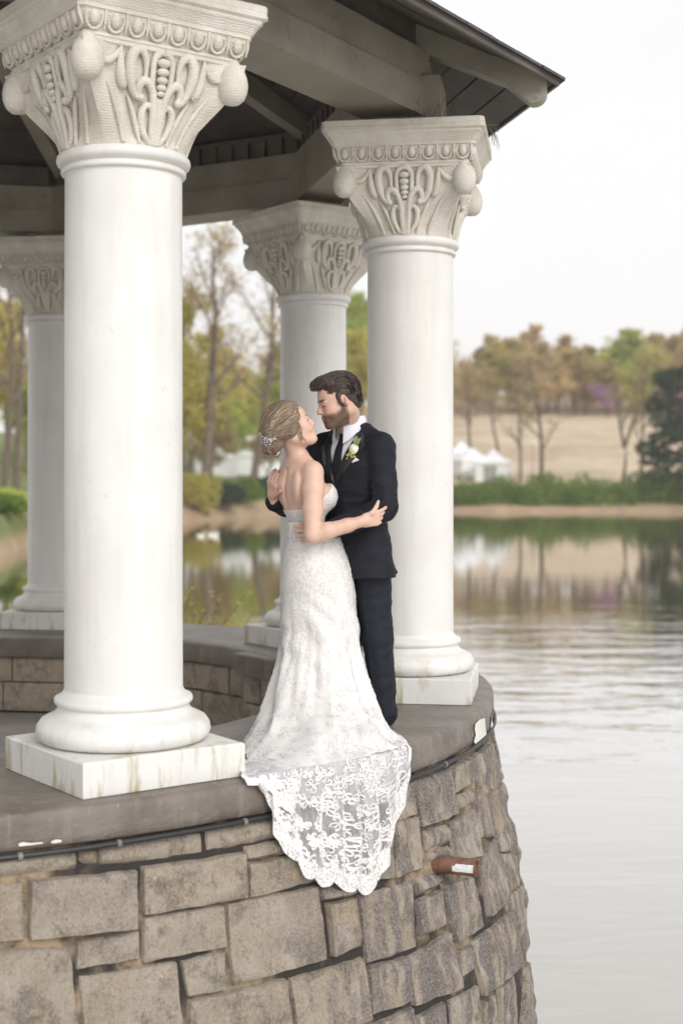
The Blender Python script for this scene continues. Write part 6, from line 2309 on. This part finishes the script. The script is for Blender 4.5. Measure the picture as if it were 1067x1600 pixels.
# second, shorter layer of tulle under it
NL = 24
for ly, (v_a, v_b, sd_) in enumerate(((0.30, 0.12, 1.0), (0.06, 0.07, 4.0))):
    V = []
    for j in range(NL):
        for i in range(120):
            u = i / 119
            vend = v_a + v_b * nz(u * 6, sd_, 1) + 0.5 * v_b * abs(math.sin(u * PI * 12 + sd_)) + 0.10 * float(sstep(0.6, 0.85, u))
            V.append(train_pt(u, -1.0 + (1.0 + vend) * j / (NL - 1), -0.0025 - 0.002 * ly))
    idx = np.arange(NL * 120).reshape(NL, 120)
    Fq = np.stack([idx[:-1, :-1].ravel(), idx[1:, :-1].ravel(), idx[1:, 1:].ravel(), idx[:-1, 1:].ravel()], 1)
    link('tulle_layer', mesh_data('tulle_layer', np.array([tuple(p) for p in V]) - np.array(B_ORG), Fq, M_TULLE, True), train)
# opaque underskirt lobe slipping over the edge on the right
V = []
NL = 26
for j in range(NL):
    for i in range(30):
        u = 0.70 + 0.17 * i / 29
        vend = 0.28 * math.sin(PI * (0.06 + 0.88 * i / 29)) ** 0.6
        V.append(train_pt(u, -1.0 + (1.0 + vend) * j / (NL - 1) if j else -1.0, -0.003))
idx = np.arange(NL * 30).reshape(NL, 30)
Fq = np.stack([idx[:-1, :-1].ravel(), idx[1:, :-1].ravel(), idx[1:, 1:].ravel(), idx[:-1, 1:].ravel()], 1)
link('underskirt', mesh_data('underskirt', np.array([tuple(p) for p in V]) - np.array(B_ORG), Fq, M_LACE, True), skirt)
# lace border along the scalloped hem
mb = MB()
NB = 300
def band(v0, v1, lift, wob=0.0):
    vv, ff = [], []
    for i in range(NB):
        u = i / (NB - 1)
        L_ = max(0.05, float(np.interp(u, BOT[:, 0], BOT[:, 2])) - 1205) / 190.0
        w = 1.0 / max(0.25, L_)
        for k_ in range(4):
            q = v0 + (v1 - v0) * k_ / 3
            vv.append(train_pt(u, 1 - q * w * 0.16 * (1 + wob * math.sin(u * 120)), lift) - Vector(B_ORG))
    for i in range(NB - 1):
        for k_ in range(3):
            a_ = i * 4 + k_
            ff.append((a_, a_ + 4, a_ + 5, a_ + 1))
    mb.add(vv, ff)
band(0.0, 0.85, 0.002)
mb.obj('lace_border', M_BORDER, train, sharp=70)
mb = MB()
# edges at both sides running up on to the coping
def ribbon(path, w, lift=0.004):
    """flat ribbon along (u, v) points on the train"""
    P = spline(path, 12)
    vv, ff = [], []
    pts = [train_pt(float(a_), float(b_), lift) for a_, b_ in P]
    for i, p in enumerate(pts):
        tdir = (pts[min(i + 1, 11)] - pts[max(i - 1, 0)]).normalized()
        nr = Vector((p.x - GC[0], p.y - GC[1], 0)).normalized() if P[i][1] > 0 else Vector((0, 0, 1))
        s_ = tdir.cross(nr).normalized()
        ww = w * math.sin(PI * (0.10 + 0.84 * i / 11)) ** 0.7
        vv += [p - s_ * ww - Vector(B_ORG), p + nr * 0.0006 - Vector(B_ORG), p + s_ * ww - Vector(B_ORG)]
    for i in range(11):
        for k_ in range(2):
            a_ = i * 3 + k_
            ff.append((a_, a_ + 1, a_ + 4, a_ + 3))
    mb.add(vv, ff)
for s_ in (0.0, 1.0):
    ribbon([(s_, -1), (s_, -0.5), (s_, 0.0), (s_, 0.5), (s_, 1.0)], 0.016)
# scrolling leaf motifs
R = random.Random(21)
def motif(u0, v0, rot, size):
    Lr = max(0.12, (float(np.interp(u0, BOT[:, 0], BOT[:, 2])) - 1200) * 0.0028)
    def uv(x_, y_):
        c_, s_ = math.cos(rot), math.sin(rot)
        X_, Y__ = x_ * c_ - y_ * s_, x_ * s_ + y_ * c_
        return (u0 + X_ * size / 0.78, v0 + Y__ * size / (Lr if v0 > 0 else 0.26))
    curls = []
    for sg in (1, -1):
        curls += [[(0, 0), (sg * .25, .25), (sg * .55, .35), (sg * .8, .15), (sg * .7, -.12), (sg * .5, -.05)],
                  [(0, .1), (sg * .12, .5), (sg * .35, .8), (sg * .6, .8), (sg * .62, .58)],
                  [(0, -.1), (sg * .25, -.2), (sg * .45, -.5), (sg * .3, -.75), (sg * .12, -.62)],
                  [(sg * .3, .3), (sg * .6, .55), (sg * .95, .5)]]
    curls += [[(0, -.8), (0.05, -.3), (0, .2), (-0.03, .9)]]
    for cv in curls:
        if R.random() < 0.12: continue
        P = [uv(x_ + R.gauss(0, .04), y_ + R.gauss(0, .04)) for x_, y_ in cv]
        if any(p[0] < 0.01 or p[0] > 0.99 or p[1] > 0.97 or p[1] < -1 for p in P): continue
        ribbon(P, R.uniform(0.0028, 0.0058), 0.0025)
for v0, us in ((-0.75, np.linspace(0.05, 0.95, 13)), (-0.35, np.linspace(0.05, 0.95, 14)), (0.04, np.linspace(0.06, 0.95, 15)), (0.15, np.linspace(0.07, 0.94, 17)), (0.27, np.linspace(0.09, 0.93, 16)), (0.39, np.linspace(0.12, 0.92, 16)), (0.51, np.linspace(0.15, 0.91, 15)), (0.62, np.linspace(0.18, 0.90, 14)), (0.72, np.linspace(0.22, 0.88, 14)), (0.81, np.linspace(0.25, 0.86, 13))):
    for u0 in us:
        if R.random() < 0.10: continue
        motif(u0 + R.gauss(0, .015), v0 + R.gauss(0, .025), R.uniform(0, 6.28), R.uniform(0.026, 0.040))
mb.obj('lace', M_LACE, train, smooth=True, sharp=70, kind='stuff')

# ---- hair: an updo
hv = Vol((-0.45, 6.76, 1.33), (-0.08, 7.10, 1.68), 0.003)
hv.el((-0.026, 0, 0.044), (0.112, 0.088, 0.094), k=0, M=MBH)
hv.el((-0.085, 0, 0.000), (0.078, 0.076, 0.080), k=0.03, M=MBH)
hv.el((-0.120, 0.0, -0.055), (0.050, 0.055, 0.042), k=0.02, M=MBH)
for sg in (1, -1):
    hv.el((-0.030, sg * 0.066, -0.012), (0.052, 0.028, 0.050), k=0.02, M=MBH)
    hv.rc((0.030, sg * 0.072, 0.035), (-0.02, sg * 0.084, -0.03), 0.020, 0.014, 0.02, M=MBH)
hv.el((0.125, 0, -0.010), (0.082, 0.10, 0.095), k=0.010, op='sub', M=MBH)
hv.el((0.060, 0, -0.110), (0.080, 0.12, 0.085), k=0.015, op='sub', M=MBH)
hairb = vol_obj(hv, 'hair', M_HAIR_F, bride, B_ORG, 1, disp=hair_disp(MBH, 0.003), tint=lambda V: np.repeat(np.random.default_rng(4).random((len(V), 1)) * 0.3 + 0.1, 3, 1))
def on_hair(p, lift=0.0):
    """push a local point out to the hair volume surface along its direction from the centre"""
    o = Vector((-0.045, 0, 0.015)); d = (Vector(p) - o).normalized()
    rr = 0.02
    while rr < 0.22:
        w = MBH @ (o + d * rr)
        if hv.sample(w) > 0: break
        rr += 0.003
    return MBH @ (o + d * (rr + lift)) - Vector(B_ORG)
mb = MB(); tn = []; paths = []
R = random.Random(12)
bun = Vector((-0.125, 0, -0.050))
for i in range(330):
    # from the hairline round the face back to the bun
    a = R.uniform(-1, 1)
    side = math.copysign(1, a); aa = abs(a)
    st = Vector((0.075 - 0.10 * aa ** 1.5, side * 0.085 * min(1, aa * 1.25), 0.105 - 0.145 * aa ** 1.4))
    st = st + Vector((-R.random() ** 2 * 0.06, 0, 0))
    en = bun + Vector((R.uniform(-.03, .03), R.uniform(-.05, .05), R.uniform(-.02, .05)))
    mid1 = st.lerp(en, 0.35) + Vector((0, side * 0.03, 0.045 * (1 - aa)))
    mid2 = st.lerp(en, 0.70) + Vector((-0.02, side * 0.022, 0.022))
    lift = R.uniform(-0.001, 0.004)
    C_ = spline([tuple(st), tuple(mid1), tuple(mid2), tuple(en)], 14)
    wob = R.uniform(0, 6)
    P = [on_hair(Vector(c_) + Vector((0, 0, 0.004 * math.sin(k * 0.9 + wob))), lift) for k, c_ in enumerate(C_)]
    paths.append((P, R.random() ** 0.9))
for i in range(26):      # curls gathered in the bun
    c0 = bun + Vector((R.uniform(-.035, .02), R.uniform(-.045, .045), R.uniform(-.03, .045)))
    r_ = R.uniform(0.014, 0.024); ax = Vector((R.gauss(-.6, .5), R.gauss(0, 1), R.gauss(0, .5))).normalized()
    b1 = ax.orthogonal().normalized(); b2 = ax.cross(b1)
    q0 = on_hair(c0, 0.0) + Vector((0, 0, 0))
    R3 = MBH.to_3x3()
    P = [q0 + R3 @ (b1 * r_ * math.cos(t_) + b2 * r_ * math.sin(t_) + ax * 0.004 * t_) * 0.95 for t_ in np.linspace(0, 5.5, 14)]
    paths.append((P, R.random()))
strands(mb, tn, paths, 0.0038, 0.0006, 5, flat=0.55)
# loose wisps in front of the ear
paths = []
for sg in (-1, 1):
    for i in range(9):
        s0 = Vector((0.020 + R.uniform(-.01, .015), sg * 0.082, 0.0 + R.uniform(-.01, .01)))
        P = [s0, s0 + Vector((0.002, sg * 0.006, -0.03)), s0 + Vector((-0.010 + R.gauss(0, .006), sg * 0.004, -0.065)), s0 + Vector((-0.002 + R.gauss(0, .010), -sg * 0.002, -0.095 - R.uniform(0, .015)))]
        paths.append(([MBH @ Vector(q) - Vector(B_ORG) for q in spline([tuple(p) for p in P], 10)], 0.6 + 0.4 * R.random()))
strands(mb, tn, paths, 0.0022, 0.0004, 5)
me = mb.data('hair_strands', M_HAIR_F, True, 80)
ca = me.color_attributes.new('tint', 'FLOAT_COLOR', 'POINT')
ca.data.foreach_set('color', np.array([(x, x, x, 1) for x in tn], np.float32).ravel())
link('hair_strands', me, hairb)
# jewelled comb
mb = MB(); R = random.Random(5)
M_SILVER = NT('silver_beads').done((0.80, 0.79, 0.78), 0.22, Metallic=0.85)
cc_ = [on_hair(Vector((-0.135, -0.035 + 0.0 * k, 0.02)), 0.006) for k in range(1)]
for i in range(7):
    a = -0.9 + 1.8 * i / 6
    p0 = on_hair(Vector((-0.105, -0.060, -0.020)), 0.006)
    pts = []
    for k in range(6):
        q = on_hair(Vector((-0.105 - 0.012 * k * math.cos(a) - 0.006 * k, -0.066 + 0.010 * k, -0.026 + 0.011 * k * math.sin(a) + 0.004 * k)), 0.006 + 0.004 * math.sin(k * 0.6))
        pts.append(q)
        mb.ball(q + Vector((R.gauss(0, .002), R.gauss(0, .002), R.gauss(0, .002))), R.uniform(0.0028, 0.0052), 6, 4)
    mb.tube(pts, 0.0012, 4)
link('hair_comb', mb.data('hair_comb', M_SILVER, True, 80), bride)
# ring
del hv, bb
bpy.context.view_layer.update()
